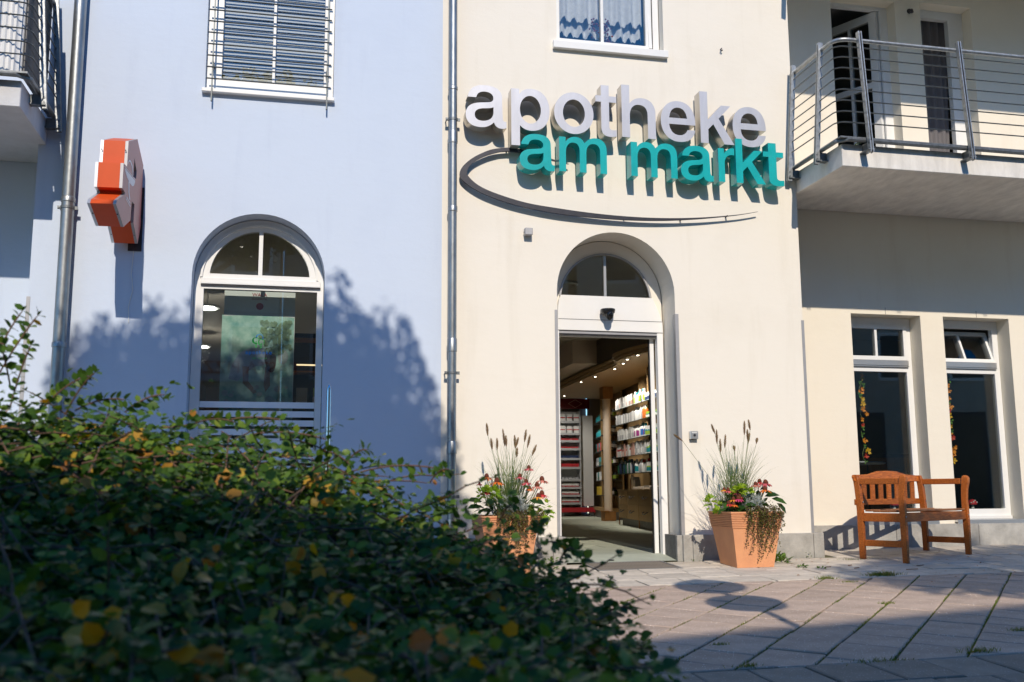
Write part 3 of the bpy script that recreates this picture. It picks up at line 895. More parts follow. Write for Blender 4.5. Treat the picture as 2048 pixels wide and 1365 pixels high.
downpipe('grey zinc downpipe on the blue house beside the left balcony', -1.962, -.09, .054, -.3, 7.5, [(3.19, .05), (1.9, .05)], [3.13], M['zinc'])

t = thing('wall_lamp', 'small grey box fitting on the cream wall under the sign', 'wall box', (2.207, 0, 3.153))
MB().box(2.168, 2.246, -.075, -.012, 3.118, 3.188).build('housing', M['alugrey'], t, bevel=.005)
MB().box(2.178, 2.236, -.012, 0, 3.128, 3.178).build('base', M['galvdark'], t)
MB().tube([(2.164, -.03, 3.15), (2.168, -.03, 3.15)], .007, 8).build('gland', M['black'], t)

t = thing('key_switch', 'small square grey key switch on the wall right of the door', 'key switch', (3.862, 0, 1.19))
MB().box(3.822, 3.902, -.05, -.004, 1.155, 1.232).build('housing', M['alu'], t, bevel=.004)
MB().box(3.826, 3.898, -.004, 0, 1.15, 1.228).build('base', M['dark'], t)
MB().lathe([(.013, 0), (.013, .004)], (3.862, -.0495, 1.192), 12, axis=1).build('lock', M['dark'], t)
MB().box(3.834, 3.890, -.0522, -.0502, 1.213, 1.221).build('plate', M['white'], t)

t = thing('dome_camera', 'black dome security camera on the white panel above the door', 'security camera', (3.09, YF - .05, 2.40))
MB().lathe([(.072, .058), (.074, .045), (.068, .02), (.05, .0), (.02, -.012)], (3.09, YF - .12, 2.41), 22).build('housing', M['black'], t, smooth=40)
s_ = MB()
for i in range(7):
    pass
s_.lathe([(.002, -.048), (.018, -.044), (.032, -.03), (.040, -.008), (.042, .012), (.036, .034), (.02, .046), (.002, .05)], (3.095, YF - .155, 2.40), 18)
s_.build('lens_dome', mat('smoked_dome', (.01, .01, .011), .06), t, smooth=60)
MB().box(3.03, 3.15, YF - .12, YF - .051, 2.425, 2.475).build('bracket', M['black'], t, bevel=.004)

t = thing('cleat', 'tiny dark hook on the cream wall right of the curtained window', 'hook', (4.316, 0, 5.237))
MB().tube([(4.316, 0, 5.25), (4.316, -.03, 5.25), (4.305, -.035, 5.235), (4.316, -.03, 5.22), (4.327, -.03, 5.235)], .006, 6).build('hook', M['dark'], t)
t = thing('wall_hook', 'small dark fixture on the loggia wall between the balcony doors', 'hook', (6.99, RZ, 6.21))
MB().tube([(6.99, RZ, 6.22), (6.99, RZ - .05, 6.22), (6.985, RZ - .06, 6.19)], .02, 8).lathe([(.03, 0), (.03, .012)], (6.99, RZ, 6.23), 10, axis=1).build('hook', M['dark'], t, smooth=40)

t = thing('steel_post', 'polished round-topped steel post beside the arched window', 'post', (.318, -.45, -.05))
MB().lathe([(.021, -.08), (.021, 1.50), (.0195, 1.525), (.014, 1.545), (.006, 1.555)], (.318, -.45, .03), 16).build('tube', mat('polished_steel', (.70, .71, .72), .12, metal=1.0), t, smooth=40)
MB().lathe([(.05, 0), (.05, .008)], (.318, -.45, gz(.318, -.45)), 16).build('base_plate', M['galv'], t)

# ================================================================== SIGNS
def bez(cmds, n=10):
    pts = []; cur = None
    for c in cmds:
        if c[0] in 'ML': cur = (c[1], c[2]); pts.append(cur)
        else:
            p0 = cur; p1, p2, p3 = (c[1], c[2]), (c[3], c[4]), (c[5], c[6])
            for i in range(1, n + 1):
                t = i / n; a, b, cc, d_ = (1 - t) ** 3, 3 * t * (1 - t) ** 2, 3 * t * t * (1 - t), t ** 3
                pts.append((a * p0[0] + b * p1[0] + cc * p2[0] + d_ * p3[0], a * p0[1] + b * p1[1] + cc * p2[1] + d_ * p3[1]))
            cur = p3
    if math.dist(pts[0], pts[-1]) < 1e-6: pts.pop()
    return pts
K = .5523
def ell(cx, cy, rx, ry, n=40): return [(cx + rx * math.cos(2 * math.pi * i / n), cy + ry * math.sin(2 * math.pi * i / n)) for i in range(n)]
GL = {}
GL['a'] = (.936, [bez([('M', .045, .705), ('C', .07, .92, .22, 1.02, .44, 1.02), ('C', .68, 1.02, .835, .93, .835, .73), ('L', .85, .24), ('C', .855, .17, .88, .142, .936, .15), ('L', .936, -.005),
    ('C', .80, -.05, .685, -.02, .648, .12), ('C', .57, .03, .47, -.022, .34, -.022), ('C', .13, -.022, .0, .085, .0, .275), ('C', .0, .47, .13, .56, .33, .58), ('L', .50, .60), ('C', .60, .61, .635, .64, .635, .71),
    ('C', .635, .80, .56, .86, .44, .86), ('C', .33, .86, .255, .81, .24, .705)]),
    bez([('M', .637, .49), ('C', .58, .455, .50, .455, .40, .445), ('C', .27, .43, .205, .375, .205, .285), ('C', .205, .185, .275, .135, .38, .135), ('C', .53, .135, .637, .22, .637, .36)])])
GL['o'] = (.985, [ell(.4925, .5, .4925, .522), ell(.4925, .5, .275, .345)])
GL['p'] = (.94, [bez([('M', 0, -.40), ('L', .21, -.40), ('L', .21, .10), ('C', .28, .02, .37, -.02, .49, -.02), ('C', .76, -.02, .94, .18, .94, .5), ('C', .94, .82, .76, 1.02, .50, 1.02), ('C', .36, 1.02, .26, .97, .20, .87), ('L', .20, 1.0), ('L', 0, 1.0)]), ell(.468, .5, .258, .345)])
GL['h'] = (.87, [bez([('M', 0, 0), ('L', .205, 0), ('L', .205, .54), ('C', .205, .73, .29, .845, .44, .845), ('C', .59, .845, .665, .76, .665, .58), ('L', .665, 0), ('L', .87, 0), ('L', .87, .64), ('C', .87, .88, .73, 1.02, .52, 1.02), ('C', .38, 1.02, .27, .96, .205, .86), ('L', .205, 1.33), ('L', 0, 1.33)])])
GL['e'] = (.905, [bez([('M', .90, .425), ('C', .915, .80, .74, 1.022, .455, 1.022), ('C', .18, 1.022, 0, .82, 0, .5), ('C', 0, .18, .19, -.022, .475, -.022), ('C', .70, -.022, .855, .09, .895, .295), ('L', .69, .295), ('C', .655, .20, .58, .148, .475, .148), ('C', .32, .148, .225, .25, .215, .425)]),
    bez([('M', .218, .585), ('L', .685, .585), ('C', .67, .76, .585, .855, .455, .855), ('C', .32, .855, .235, .755, .218, .585)])])
GL['k'] = (.89, [[(0, 0), (.205, 0), (.205, .36), (.345, .50), (.63, 0), (.89, 0), (.49, .655), (.82, 1.0), (.565, 1.0), (.205, .61), (.205, 1.33), (0, 1.33)]])
GL['t'] = (.53, [bez([('M', 0, .845), ('L', .14, .845), ('L', .14, .20), ('C', .14, .03, .23, -.025, .38, -.025), ('C', .44, -.025, .49, -.015, .53, -.005), ('L', .53, .155), ('C', .50, .148, .47, .145, .44, .145), ('C', .37, .145, .345, .18, .345, .25), ('L', .345, .845), ('L', .53, .845), ('L', .53, 1.0), ('L', .345, 1.0), ('L', .345, 1.27), ('L', .14, 1.27), ('L', .14, 1.0), ('L', 0, 1.0)])])
GL['m'] = (1.39, [bez([('M', 0, 0), ('L', .195, 0), ('L', .195, .56), ('C', .195, .74, .28, .85, .41, .85), ('C', .53, .85, .595, .77, .595, .60), ('L', .595, 0), ('L', .79, 0), ('L', .79, .57), ('C', .79, .74, .87, .85, 1.0, .85), ('C', 1.13, .85, 1.195, .77, 1.195, .60), ('L', 1.195, 0), ('L', 1.39, 0), ('L', 1.39, .66), ('C', 1.39, .89, 1.27, 1.02, 1.06, 1.02), ('C', .93, 1.02, .82, .96, .74, .85), ('C', .69, .96, .60, 1.02, .47, 1.02), ('C', .35, 1.02, .25, .96, .19, .86), ('L', .19, 1.0), ('L', 0, 1.0)])])
GL['r'] = (.52, [bez([('M', 0, 0), ('L', .20, 0), ('L', .20, .55), ('C', .20, .72, .30, .82, .44, .82), ('C', .47, .82, .50, .815, .52, .81), ('L', .52, 1.01), ('C', .50, 1.02, .48, 1.02, .46, 1.02), ('C', .35, 1.02, .25, .95, .19, .84), ('L', .19, 1.0), ('L', 0, 1.0)])])
def letter(ch, x, z, w_, h_, yf, dep, mats, parent, mirror=False):
    adv, loops = GL[ch]
    sx = w_ / adv
    m = MB()
    L2 = [[(x + u * sx, z + v * h_) for (u, v) in lp] for lp in loops]
    if mirror: L2 = [[(2 * x - u, v) for (u, v) in lp] for lp in L2]
    m.prism(L2, XZ(yf), 0, dep, sidemat=1 if len(mats) > 1 else None)
    return m.build('letter', mats, parent, smooth=28)
YL, DL = -.172, .132
t = thing('lettering_sign', 'large silver letters reading apotheke on the cream wall', 'shop sign', (3.1, 0, 4.3))
for ch, x0, x1 in zip('apotheke', (1.566, 2.015, 2.447, 2.874, 3.146, 3.559, 3.984, 4.337), (1.967, 2.401, 2.851, 3.089, 3.503, 3.931, 4.349, 4.707)):
    letter(ch, x0, 4.143, x1 - x0, .412, YL, DL, [M['steelletter'], M['steelside']], t)
pins = MB()
for x in (1.7, 1.9, 2.06, 2.3, 2.6, 2.75, 2.95, 3.19, 3.45, 3.7, 3.85, 4.03, 4.25, 4.5, 4.62): pins.tube([(x, YL + DL - .002, 4.24), (x, 0, 4.24)], .009, 6)
pins.build('mounting_pins', M['galvdark'], t)
t = thing('lettering_sign', 'teal letters reading am markt below the silver letters', 'shop sign', (3.5, 0, 3.9))
for ch, x0, x1 in zip('ammarkt', (2.093, 2.49, 3.228, 3.754, 4.160, 4.352, 4.655), (2.443, 2.977, 3.716, 4.102, 4.337, 4.675, 4.88)):
    letter(ch, x0, 3.742, x1 - x0, .352, YL - .012, DL, [M['teal']], t)
pins = MB()
for x in (2.2, 2.4, 2.53, 2.72, 2.93, 3.26, 3.46, 3.67, 3.85, 4.05, 4.18, 4.39, 4.6, 4.74): pins.tube([(x, YL + DL - .016, 3.84), (x, 0, 3.84)], .009, 6)
pins.build('mounting_pins', M['galvdark'], t)

def crom(P, n=6):
    out = []
    for i in range(len(P) - 1):
        p0, p1, p2, p3 = (Vector(P[max(i - 1, 0)]), Vector(P[i]), Vector(P[i + 1]), Vector(P[min(i + 2, len(P) - 1)]))
        for k in range(n):
            t = k / n
            out.append(tuple(.5 * ((2 * p1) + (p2 - p0) * t + (2 * p0 - 5 * p1 + 4 * p2 - p3) * t * t + (3 * p1 - p0 - 3 * p2 + p3) * t ** 3)))
    out.append(tuple(P[-1])); return out
so = crom([(2.62, 3.862), (2.45, 3.90), (2.20, 3.968), (2.034, 3.985), (1.93, 3.975), (1.815, 3.945), (1.67, 3.868), (1.566, 3.777), (1.528, 3.701), (1.546, 3.638), (1.652, 3.556), (1.814, 3.483), (2.085, 3.408), (2.452, 3.352), (2.825, 3.328), (3.204, 3.322), (3.591, 3.336), (3.984, 3.375), (4.386, 3.435), (4.632, 3.488)])
si = crom([(2.62, 3.860), (2.45, 3.885), (2.20, 3.935), (2.034, 3.947), (1.96, 3.942), (1.90, 3.930), (1.778, 3.884), (1.655, 3.808), (1.600, 3.724), (1.618, 3.661), (1.724, 3.577), (1.904, 3.508), (2.177, 3.440), (2.453, 3.406), (2.826, 3.374), (3.206, 3.358), (3.592, 3.362), (3.985, 3.389), (4.386, 3.440), (4.632, 3.489)])
t = thing('sign_swoosh', 'thin dark curved metal swoosh under the lettering', 'sign', (3.0, 0, 3.5))
m = MB(); y0, y1 = -.068, -.046
n_ = len(so)
for a, b in ((y0, 1), (y1, -1)):
    for i in range(n_ - 1):
        q = [(so[i][0], a, so[i][1]), (so[i + 1][0], a, so[i + 1][1]), (si[i + 1][0], a, si[i + 1][1]), (si[i][0], a, si[i][1])]
        m.quad(*q)
for L in (so, si):
    for i in range(n_ - 1): m.quad((L[i][0], y0, L[i][1]), (L[i + 1][0], y0, L[i + 1][1]), (L[i + 1][0], y1, L[i + 1][1]), (L[i][0], y1, L[i][1]))
m.build('band', M['dark'], t)
m = MB()
for x, z in ((1.63, 3.62), (2.0, 3.47), (2.6, 3.365), (3.2, 3.34), (3.8, 3.365), (2.0, 3.965), (4.3, 3.43)): m.tube([(x, y1, z), (x, 0, z)], .008, 6)
m.build('mounting_pins', M['dark'], t)

# projecting red pharmacy letter with chalice
def sf(u, z, d): return (-1.36 - .05 * u - d * .9988, -u - .0 + d * .0499, z)
OUT = [(.33, 3.728), (.03, 3.587), (.03, 3.104), (.0, 3.056), (.105, 2.845), (.318, 2.976), (.316, 3.142), (.428, 3.137), (.444, 2.963), (.682, 2.843), (.995, 2.947), (.972, 2.985), (.707, 3.118), (.711, 3.132), (.811, 3.138), (.807, 3.35), (.68, 3.362), (.671, 3.587)]
HOLE = [(.412, 3.528), (.297, 3.449), (.305, 3.373), (.426, 3.36)]
t = thing('pharmacy_sign', 'projecting orange red pharmacy letter A with white chalice', 'shop sign', (-1.36, 0, 3.2))
sh = lambda lp, k=1.0: lp
edge1 = MB().prism([OUT, HOLE], sf, 0, .024, sidemat=1).build('face_panel', [M['signface'], M['alugrey']], t)
MB().prism([OUT, HOLE], sf,   .0245, .196, back=False).build('body', M['orange'], t)
MB().prism([OUT, HOLE], sf,   .1965, .22, sidemat=1).build('face_panel', [M['signface'], M['alu']], t)
sc = MB()
for (u, z) in ((.69, 3.5), (.8, 3.25), (.86, 2.9), (.19, 2.9), (.2, 3.66)):
    for d_ in (.016, .205):
        c = Vector(sf(u, z, d_)); sc.tube([c + Vector((0, -.004, 0)), c + Vector((0, .004, 0))], .006, 6)
sc.build('rivets', M['dark'], t)
dec = MB()
dec.prism([bez([('M', .763, 3.325), ('L', .346, 3.345), ('C', .36, 3.29, .42, 3.262, .50, 3.262), ('C', .60, 3.262, .73, 3.28, .763, 3.325)])], sf, -.0016, 0)
dec.prism([[(.765, 3.338), (.345, 3.358), (.345, 3.352), (.765, 3.332)]], sf, -.0016, 0)
dec.prism([[(.60, 3.264), (.56, 3.264), (.55, 3.18), (.50, 3.13), (.53, 3.12), (.58, 3.17)]], sf, -.0016, 0)
dec.prism([[(.64, 3.118), (.49, 3.105), (.49, 3.095), (.64, 3.105)]], sf, -.0016, 0)
dec.prism([[(.66, 3.095), (.48, 3.08), (.48, 3.072), (.66, 3.085)]], sf, -.0016, 0)
snk = crom([(.66, 3.40), (.62, 3.44), (.56, 3.455), (.49, 3.44), (.44, 3.40), (.43, 3.365)])
dec.prism([snk + [(u + (.022 if u < .55 else -.0), z - .016) for (u, z) in snk[::-1]]], sf, -.0016, 0)
dec.build('chalice_emblem', M['decalwhite'], t)
br = MB().box(-1.46, -1.345, -.012, 0, 2.80, 3.386).box(-1.50, -1.40, -.06, -.012, 2.95, 3.3)
br.tube([(-1.365, -.02, 3.35), (-1.365, -.012, 3.35)], .016, 8)
br.build('wall_bracket', M['dark'], t)
MB().tube([(-1.41, -.004, 2.80), (-1.42, -.004, 2.6), (-1.40, -.004, 2.45), (-1.43, -.004, 2.3), (-1.42, -.004, 2.15)], .004, 5).build('cable', M['white'], t)

# ================================================================== INSIDE THE SHOP
ZF = .04
LSH = [(-2.2, .366), (5.09, .366), (5.09, .62), (8.2, .62), (8.2, 18), (-2.2, 18)]
fl = MB().prism([LSH], lambda u, v, d_: (u, v, d_), ZF - .1, ZF - .004).build('floor', M['shopfloor']); fl['kind'] = 'structure'
tm = None
for i in range(8):
    for j in range(22):
        x, y = 2.2 + .5 * i + j * .0, .36 + .40 * j
        if not (-.25 < (x - 2.6) - (y * .36) < 1.9 + .0): continue
        if tm is None:
            o = MB().box(-.2482, .2482, -.1982, .1982, -.01, 0).build('floor_tile', M['shopfloor'], fl, local=True); tm = o.data
        else:
            o = bpy.data.objects.new('floor_tile', tm); o.parent = fl; link(o)
        o.location = (x + .25 + (.25 if j % 2 else 0), y + .2, ZF)
def wall(name, pts, z0, z1, m):
    w_ = MB()
    for a, b in zip(pts, pts[1:]): w_.quad((a[0], a[1], z0), (b[0], b[1], z0), (b[0], b[1], z1), (a[0], a[1], z1))
    o = w_.build(name, m); o['kind'] = 'structure'; return o
ZC = 3.42
c_ = MB().prism([LSH], lambda u, v, d_: (u, v, d_), ZC, ZC + .1).build('ceiling', M['shopceil']); c_['kind'] = 'structure'
wall('shop_wall', [(-2.2, .36), (-2.2, 18), (8.2, 18)], 0, ZC, M['shopwall'])
wall('shop_side_wall', [(5.2, .36), (5.62, 4.4), (6.45, 6.0), (6.62, 9.2), (7.0, 10.2), (7.3, 12.6), (8.2, 17.9)], 0, ZC, M['maple'])
wall('shop_front_wall', [(-2.2, .365), (-.95, .365)], 0, ZC, M['shopwall'])
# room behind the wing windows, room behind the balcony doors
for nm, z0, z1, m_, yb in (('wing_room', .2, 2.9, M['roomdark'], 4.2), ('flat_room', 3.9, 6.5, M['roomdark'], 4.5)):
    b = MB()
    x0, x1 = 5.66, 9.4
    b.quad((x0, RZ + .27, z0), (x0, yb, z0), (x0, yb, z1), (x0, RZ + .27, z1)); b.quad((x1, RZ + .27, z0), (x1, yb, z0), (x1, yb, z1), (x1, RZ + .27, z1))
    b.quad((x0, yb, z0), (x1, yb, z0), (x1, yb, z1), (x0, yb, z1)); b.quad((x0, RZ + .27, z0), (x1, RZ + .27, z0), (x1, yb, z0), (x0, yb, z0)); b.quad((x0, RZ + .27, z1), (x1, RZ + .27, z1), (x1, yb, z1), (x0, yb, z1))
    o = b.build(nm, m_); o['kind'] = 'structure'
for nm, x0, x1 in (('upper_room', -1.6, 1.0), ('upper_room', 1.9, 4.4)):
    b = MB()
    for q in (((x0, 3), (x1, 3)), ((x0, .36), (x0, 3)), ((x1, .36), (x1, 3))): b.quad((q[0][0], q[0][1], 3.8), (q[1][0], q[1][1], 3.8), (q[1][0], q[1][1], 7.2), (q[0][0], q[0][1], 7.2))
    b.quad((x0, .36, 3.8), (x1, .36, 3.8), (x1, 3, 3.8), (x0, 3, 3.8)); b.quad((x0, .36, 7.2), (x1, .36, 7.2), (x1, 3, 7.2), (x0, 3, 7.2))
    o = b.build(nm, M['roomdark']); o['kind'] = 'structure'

# bulkhead over the shelves and dark mural
b = MB().box(5.04, 7.0, 8.3, 14, 2.98, ZC - .002).build('bulkhead', M['shopwall']); b['kind'] = 'structure'
t = thing('wall_mural', 'dark photographic mural above the curved shop cornice', 'mural', (5.55, 6, 3.0))
MB().box(5.50, 5.53, 4.2, 8.29, 2.98, ZC - .004).build('print', M['mural'], t)
# curved cornice with downlights
front = crom([(5.62, 4.4), (5.53, 5.2), (5.38, 5.8), (5.30, 6.3), (5.31, 6.75), (5.39, 7.05), (5.48, 7.35), (5.50, 7.8), (5.51, 8.6), (5.55, 10.2), (5.75, 13.5)], 5)
t = thing('cornice', 'curved beech cornice with downlights over the shop shelves', 'cornice', (5.6, 7, 2.85))
for k, (o_, z0, z1) in enumerate(((0.0, 2.905, 2.955), (.035, 2.86, 2.902), (.07, 2.835, 2.857))):
    pl = [(x + o_, y) for x, y in front]
    lp = pl + [(7.3, 13.5), (6.9, 10), (6.7, 4.4)]
    MB().prism([lp], lambda u, v, d_: (u, v, d_), z0, z1).build('cornice_board', M['maple'], t)
def downlight(x, y, z, lab, e=60, aim=(0, -36, 0)):
    t = thing('downlight', lab, 'downlight', (x, y, z), 'small round downlights under the curved cornice')
    MB().lathe([(.055, 0), (.058, -.004), (.042, -.008), (.04, -.003)], (x, y, z), 14).build('rim', M['dark'], t, smooth=40)
    MB().lathe([(.02, -.004), (.02, -.012)], (x, y, z), 10).build('bulb', M['lampglow'], t)
    l = bpy.data.lights.new('downlight_lamp', 'SPOT'); l.energy = e; l.spot_size = R(105); l.spot_blend = .6; l.color = (1, .93, .82); l.shadow_soft_size = .03
    o = bpy.data.objects.new('downlight_lamp', l); o.location = (0, 0, -.03); o.rotation_euler = tuple(R(v) for v in aim); o.parent = t; link(o)
for x, y in ((5.50, 5.45), (5.47, 5.98), (5.47, 6.5), (5.58, 7.03), (5.68, 7.8), (5.70, 9.05), (5.70, 10.0), (5.78, 12.2)):
    downlight(x, y, 2.834, 'small lit downlight under the curved shop cornice')
downlight(6.15, 12.9, 2.834, 'added unseen spot that brightens the red headed display stand', 110, (35, -12, 0))  # extra lamp added only to brighten the stand, beyond the row of real downlights
# round ceiling lamps
for i, (x, y, lit) in enumerate(((-1.157, 4.82, 1), (-1.545, 8.63, 1), (3.55, 3.4, 0))):
    t = thing('ceiling_lamp', ('lit round ceiling lamp in the shop near the arched window', 'lit round ceiling lamp deeper in the shop', 'unlit round ceiling lamp behind the door fanlight')[i], 'ceiling lamp', (x, y, ZC))
    z = ZC if i == 2 else 3.2
    MB().lathe([(.165, 0), (.165, -.03), (.135, -.04), (.13, -.03)], (x, y, z - .002), 28).build('rim', M['alu'], t, smooth=30)
    MB().lathe([(.125, -.028), (.12, -.042), (.02, -.045)], (x, y, z - .002), 28).build('diffuser', M['panelglow'] if lit else M['shopceil'], t, smooth=40)
    if i < 2: MB().tube([(x, y, z), (x, y, ZC)], .01, 6).build('rod', M['alu'], t)
    if lit:
        l = bpy.data.lights.new('ceiling_lamp_light', 'POINT'); l.energy = 16; l.shadow_soft_size = .15; l.color = (1, .93, .82)
        o = bpy.data.objects.new('ceiling_lamp_light', l); o.location = (0, 0, z - ZC - .15); o.parent = t; link(o)

# drawer unit: runs back along the right side
E0 = Vector((5.42, 5.32, 0)); Ed = (Vector((5.97, 8.61, 0)) - E0).normalized(); En = Vector((Ed.y, -Ed.x, 0))
def dfr(s, t_, z): p = E0 + Ed * s + En * t_; return (p.x, p.y, z)
def dbox(mb, s0, s1, t0, t1, z0, z1):
    vs = [dfr(*q) for q in ((s0, t0, z0), (s1, t0, z0), (s1, t1, z0), (s0, t1, z0), (s0, t0, z1), (s1, t0, z1), (s1, t1, z1), (s0, t1, z1))]
    return mb.add(vs, [(0, 3, 2, 1), (4, 5, 6, 7), (0, 1, 5, 4), (1, 2, 6, 5), (2, 3, 7, 6), (3, 0, 4, 7)])
t = thing('drawer_unit', 'maple drawer cabinet below the glass shelves in the shop', 'cabinet', tuple(E0))
dbox(MB(), -1.4, 3.35, .02, .60, ZF + .13, .655).build('carcass', M['maple'], t)
dbox(MB(), -1.4, 3.35, .07, .56, ZF, ZF + .128).build('kick_board', M['stonedark'], t)
dbox(MB(), -1.42, 3.38, -.01, .62, .657, .68).build('worktop', M['maple'], t)
for s0 in (-1.39, -.06, 1.295, 2.40):
    s1 = s0 + (1.33 if s0 < 1.2 else 1.08 if s0 < 2 else .93)
    for z0, z1 in ((ZF + .135, .410), (.416, .652)):
        dr = dbox(MB(), s0 + .006, s1 - .006, 0, .019, z0, z1).build('drawer', M['maple'], t)
        c = (s0 + s1) / 2; zc = z1 - .09
        MB().tube([dfr(c - .17, .0, zc), dfr(c - .16, -.03, zc - .01), dfr(c - .08, -.04, zc - .035), dfr(c + .08, -.04, zc - .035), dfr(c + .16, -.03, zc - .01), dfr(c + .17, 0, zc)], .008, 6).build('handle', M['dark'], dr)
for s0 in (1.27, 3.30): dbox(MB(), s0, s0 + .03, -.0, .02, ZF, ZF + .13).build('foot_panel', M['oakblock'], t)
# column
t = thing('shop_column', 'pale round column on an orange wooden foot in the shop', 'column', (6.53, 10.95, ZF))
MB().tube([(6.53, 10.95, ZF + .20), (6.53, 10.95, 2.58)], .085, 22).build('shaft', M['column'], t, smooth=40)
MB().box(6.41, 6.65, 10.82, 11.08, ZF, ZF + .19).box(6.38, 6.5, 10.8, 11.0, ZF + .185, ZF + .21).build('foot', M['oakblock'], t)
MB().box(6.42, 6.64, 10.83, 11.07, 2.58, 2.834).build('capital', M['oakblock'], t)

# glass shelves on the right and what stands on them
S0, S1 = Vector((5.80, 5.9, 0)), Vector((6.04, 9.05, 0)); Sd = (S1 - S0).normalized(); Sn = Vector((Sd.y, -Sd.x, 0)); SLn = (S1 - S0).length
def sfr(s, t_, z): p = S0 + Sd * s + Sn * t_; return Vector((p.x, p.y, z))
t_sh = thing('glass_shelving', 'wall of dark glass shelves with maple uprights in the shop', 'shelving', tuple(S0))
SZ = (2.17, 1.88, 1.58, 1.28, .97)
for z in SZ:
    vs = [sfr(s, t_, zz) for zz in (z - .012, z) for (s, t_) in ((0, 0), (SLn, 0), (SLn, .26), (0, .26))]
    MB().add(vs, [(0, 3, 2, 1), (4, 5, 6, 7), (0, 1, 5, 4), (1, 2, 6, 5), (2, 3, 7, 6), (3, 0, 4, 7)]).build('shelf', M['shelfglass'], t_sh)
for s_, w_, mm in ((1.25, .30, 'maple'), (1.62, .05, 'maple')):
    vs = [sfr(s, t_, zz) for zz in (.68, 2.83) for (s, t_) in ((s_, .265), (s_ + w_, .265), (s_ + w_, .30), (s_, .30))]
    MB().add(vs, [(0, 3, 2, 1), (4, 5, 6, 7), (0, 1, 5, 4), (1, 2, 6, 5), (2, 3, 7, 6), (3, 0, 4, 7)]).build('upright', M[mm], t_sh)
vs = [sfr(s, t_, zz) for zz in (.68, 2.7) for (s, t_) in ((-1.4, .31), (1.25, .31), (1.25, .33), (-1.4, .33))]
MB().add(vs, [(0, 3, 2, 1), (4, 5, 6, 7), (0, 1, 5, 4), (1, 2, 6, 5), (2, 3, 7, 6), (3, 0, 4, 7)]).build('back_panel', M['darkshelf'], t_sh)
PM = {n: mat('packaging_' + n, c, .35, per_object=.06) for n, c in dict(white=(.72, .72, .71), orange=(.62, .16, .03), blue=(.03, .16, .5), teal=(.02, .27, .32), green=(.33, .48, .06), dark=(.02, .025, .03), red=(.48, .03, .04), amber=(.20, .06, .02), grey=(.42, .43, .45), yellow=(.6, .42, .03), purple=(.30, .03, .2), navy=(.03, .05, .13), pink=(.62, .36, .30), deepgreen=(.02, .12, .07)).items()}
PROTO = {}
def product(kind, cols, size, loc, rz, lab, grp, cat):
    """a carton or bottle; same kinds share their meshes"""
    key = (kind, cols, size)
    w_, d_, h_ = size
    if key not in PROTO:
        r_ = bpy.data.objects.new(kind, None); r_.empty_display_size = .02; link(r_)
        OFF[r_.name] = Vector((0, 0, 0))
        if kind == 'carton':
            MB().box(-w_ / 2, w_ / 2, -d_ / 2, d_ / 2, 0, h_).build('box', PM[cols[0]], r_, local=True)
            if len(cols) > 1: MB().box(-w_ / 2 - .001, w_ / 2 + .001, -d_ / 2 - .001, d_ / 2 + .001, h_ * .12, h_ * .48).build('band', PM[cols[1]], r_, local=True)
            if len(cols) > 2: MB().box(-w_ / 2 - .001, w_ / 2 + .001, -d_ / 2 - .001, d_ / 2 + .001, h_ * .49, h_ * .62).build('band', PM[cols[2]], r_, local=True)
        else:
            rr = w_ / 2
            MB().lathe([(rr * .95, 0), (rr, .01), (rr, h_ * .62), (rr * .9, h_ * .70), (rr * .45, h_ * .78)], n=10).build('body', PM[cols[0]], r_, smooth=40, local=True)
            MB().lathe([(rr * .52, h_ * .76), (rr * .52, h_ * .97), (rr * .4, h_)], n=10).build('cap', PM[cols[1]], r_, smooth=40, local=True)
            if len(cols) > 2: MB().lathe([(rr * 1.015, h_ * .12), (rr * 1.015, h_ * .55)], n=10).build('paper_band', PM[cols[2]], r_, smooth=40, local=True)
        PROTO[key] = r_; o = r_
    else: o = copy_tree(PROTO[key])
    o.location = loc; o.rotation_euler = (0, 0, rz)
    o['label'] = lab; o['category'] = cat; o['group'] = grp
    return o
rzS = math.atan2(Sd.y, Sd.x)
ROW = {
 0: ([(1.85, 3.1, 'carton', [('white',), ('white', 'pink'), ('white', 'grey')], .07, .21)], [(0.2, 1.05, 'bottle', [('white', 'white', 'navy')], .055, .15), (1.1, 1.75, 'bottle', [('white', 'white', 'green'), ('dark', 'dark'), ('white', 'teal')], .075, .24)]),
 1: ([(1.85, 3.1, 'carton', [('white',), ('grey',)], .085, .19)], [(0.15, .95, 'carton', [('green', 'white', 'teal')], .075, .11), (1.0, 1.8, 'bottle', [('blue', 'white'), ('orange', 'white'), ('grey', 'white'), ('white', 'white'), ('white', 'grey')], .09, .24)]),
 2: ([(1.85, 2.95, 'carton', [('white', 'grey'), ('white',)], .08, .22)], [(0.15, 1.0, 'carton', [('white', 'green', 'teal')], .075, .17), (1.05, 1.75, 'bottle', [('white', 'teal', 'blue'), ('white', 'white', 'purple'), ('white', 'white')], .075, .24)]),
 3: ([(1.8, 3.1, 'carton', [('white', 'white', 'red'), ('white',), ('pink',)], .08, .23)], [(0.15, 1.0, 'carton', [('white', 'teal', 'green')], .065, .21), (1.05, 1.7, 'carton', [('white', 'grey'), ('grey', 'white')], .08, .24)]),
 4: ([(1.75, 3.0, 'bottle', [('deepgreen', 'deepgreen'), ('dark', 'dark'), ('navy', 'white'), ('grey', 'navy')], .085, .25)], [(0.15, .95, 'carton', [('white', 'teal', 'green')], .07, .17), (1.0, 1.7, 'bottle', [('white', 'white', 'teal'), ('white', 'red'), ('grey', 'white')], .075, .23)]),
}
ordn = ('top', 'second', 'third', 'fourth', 'lowest')
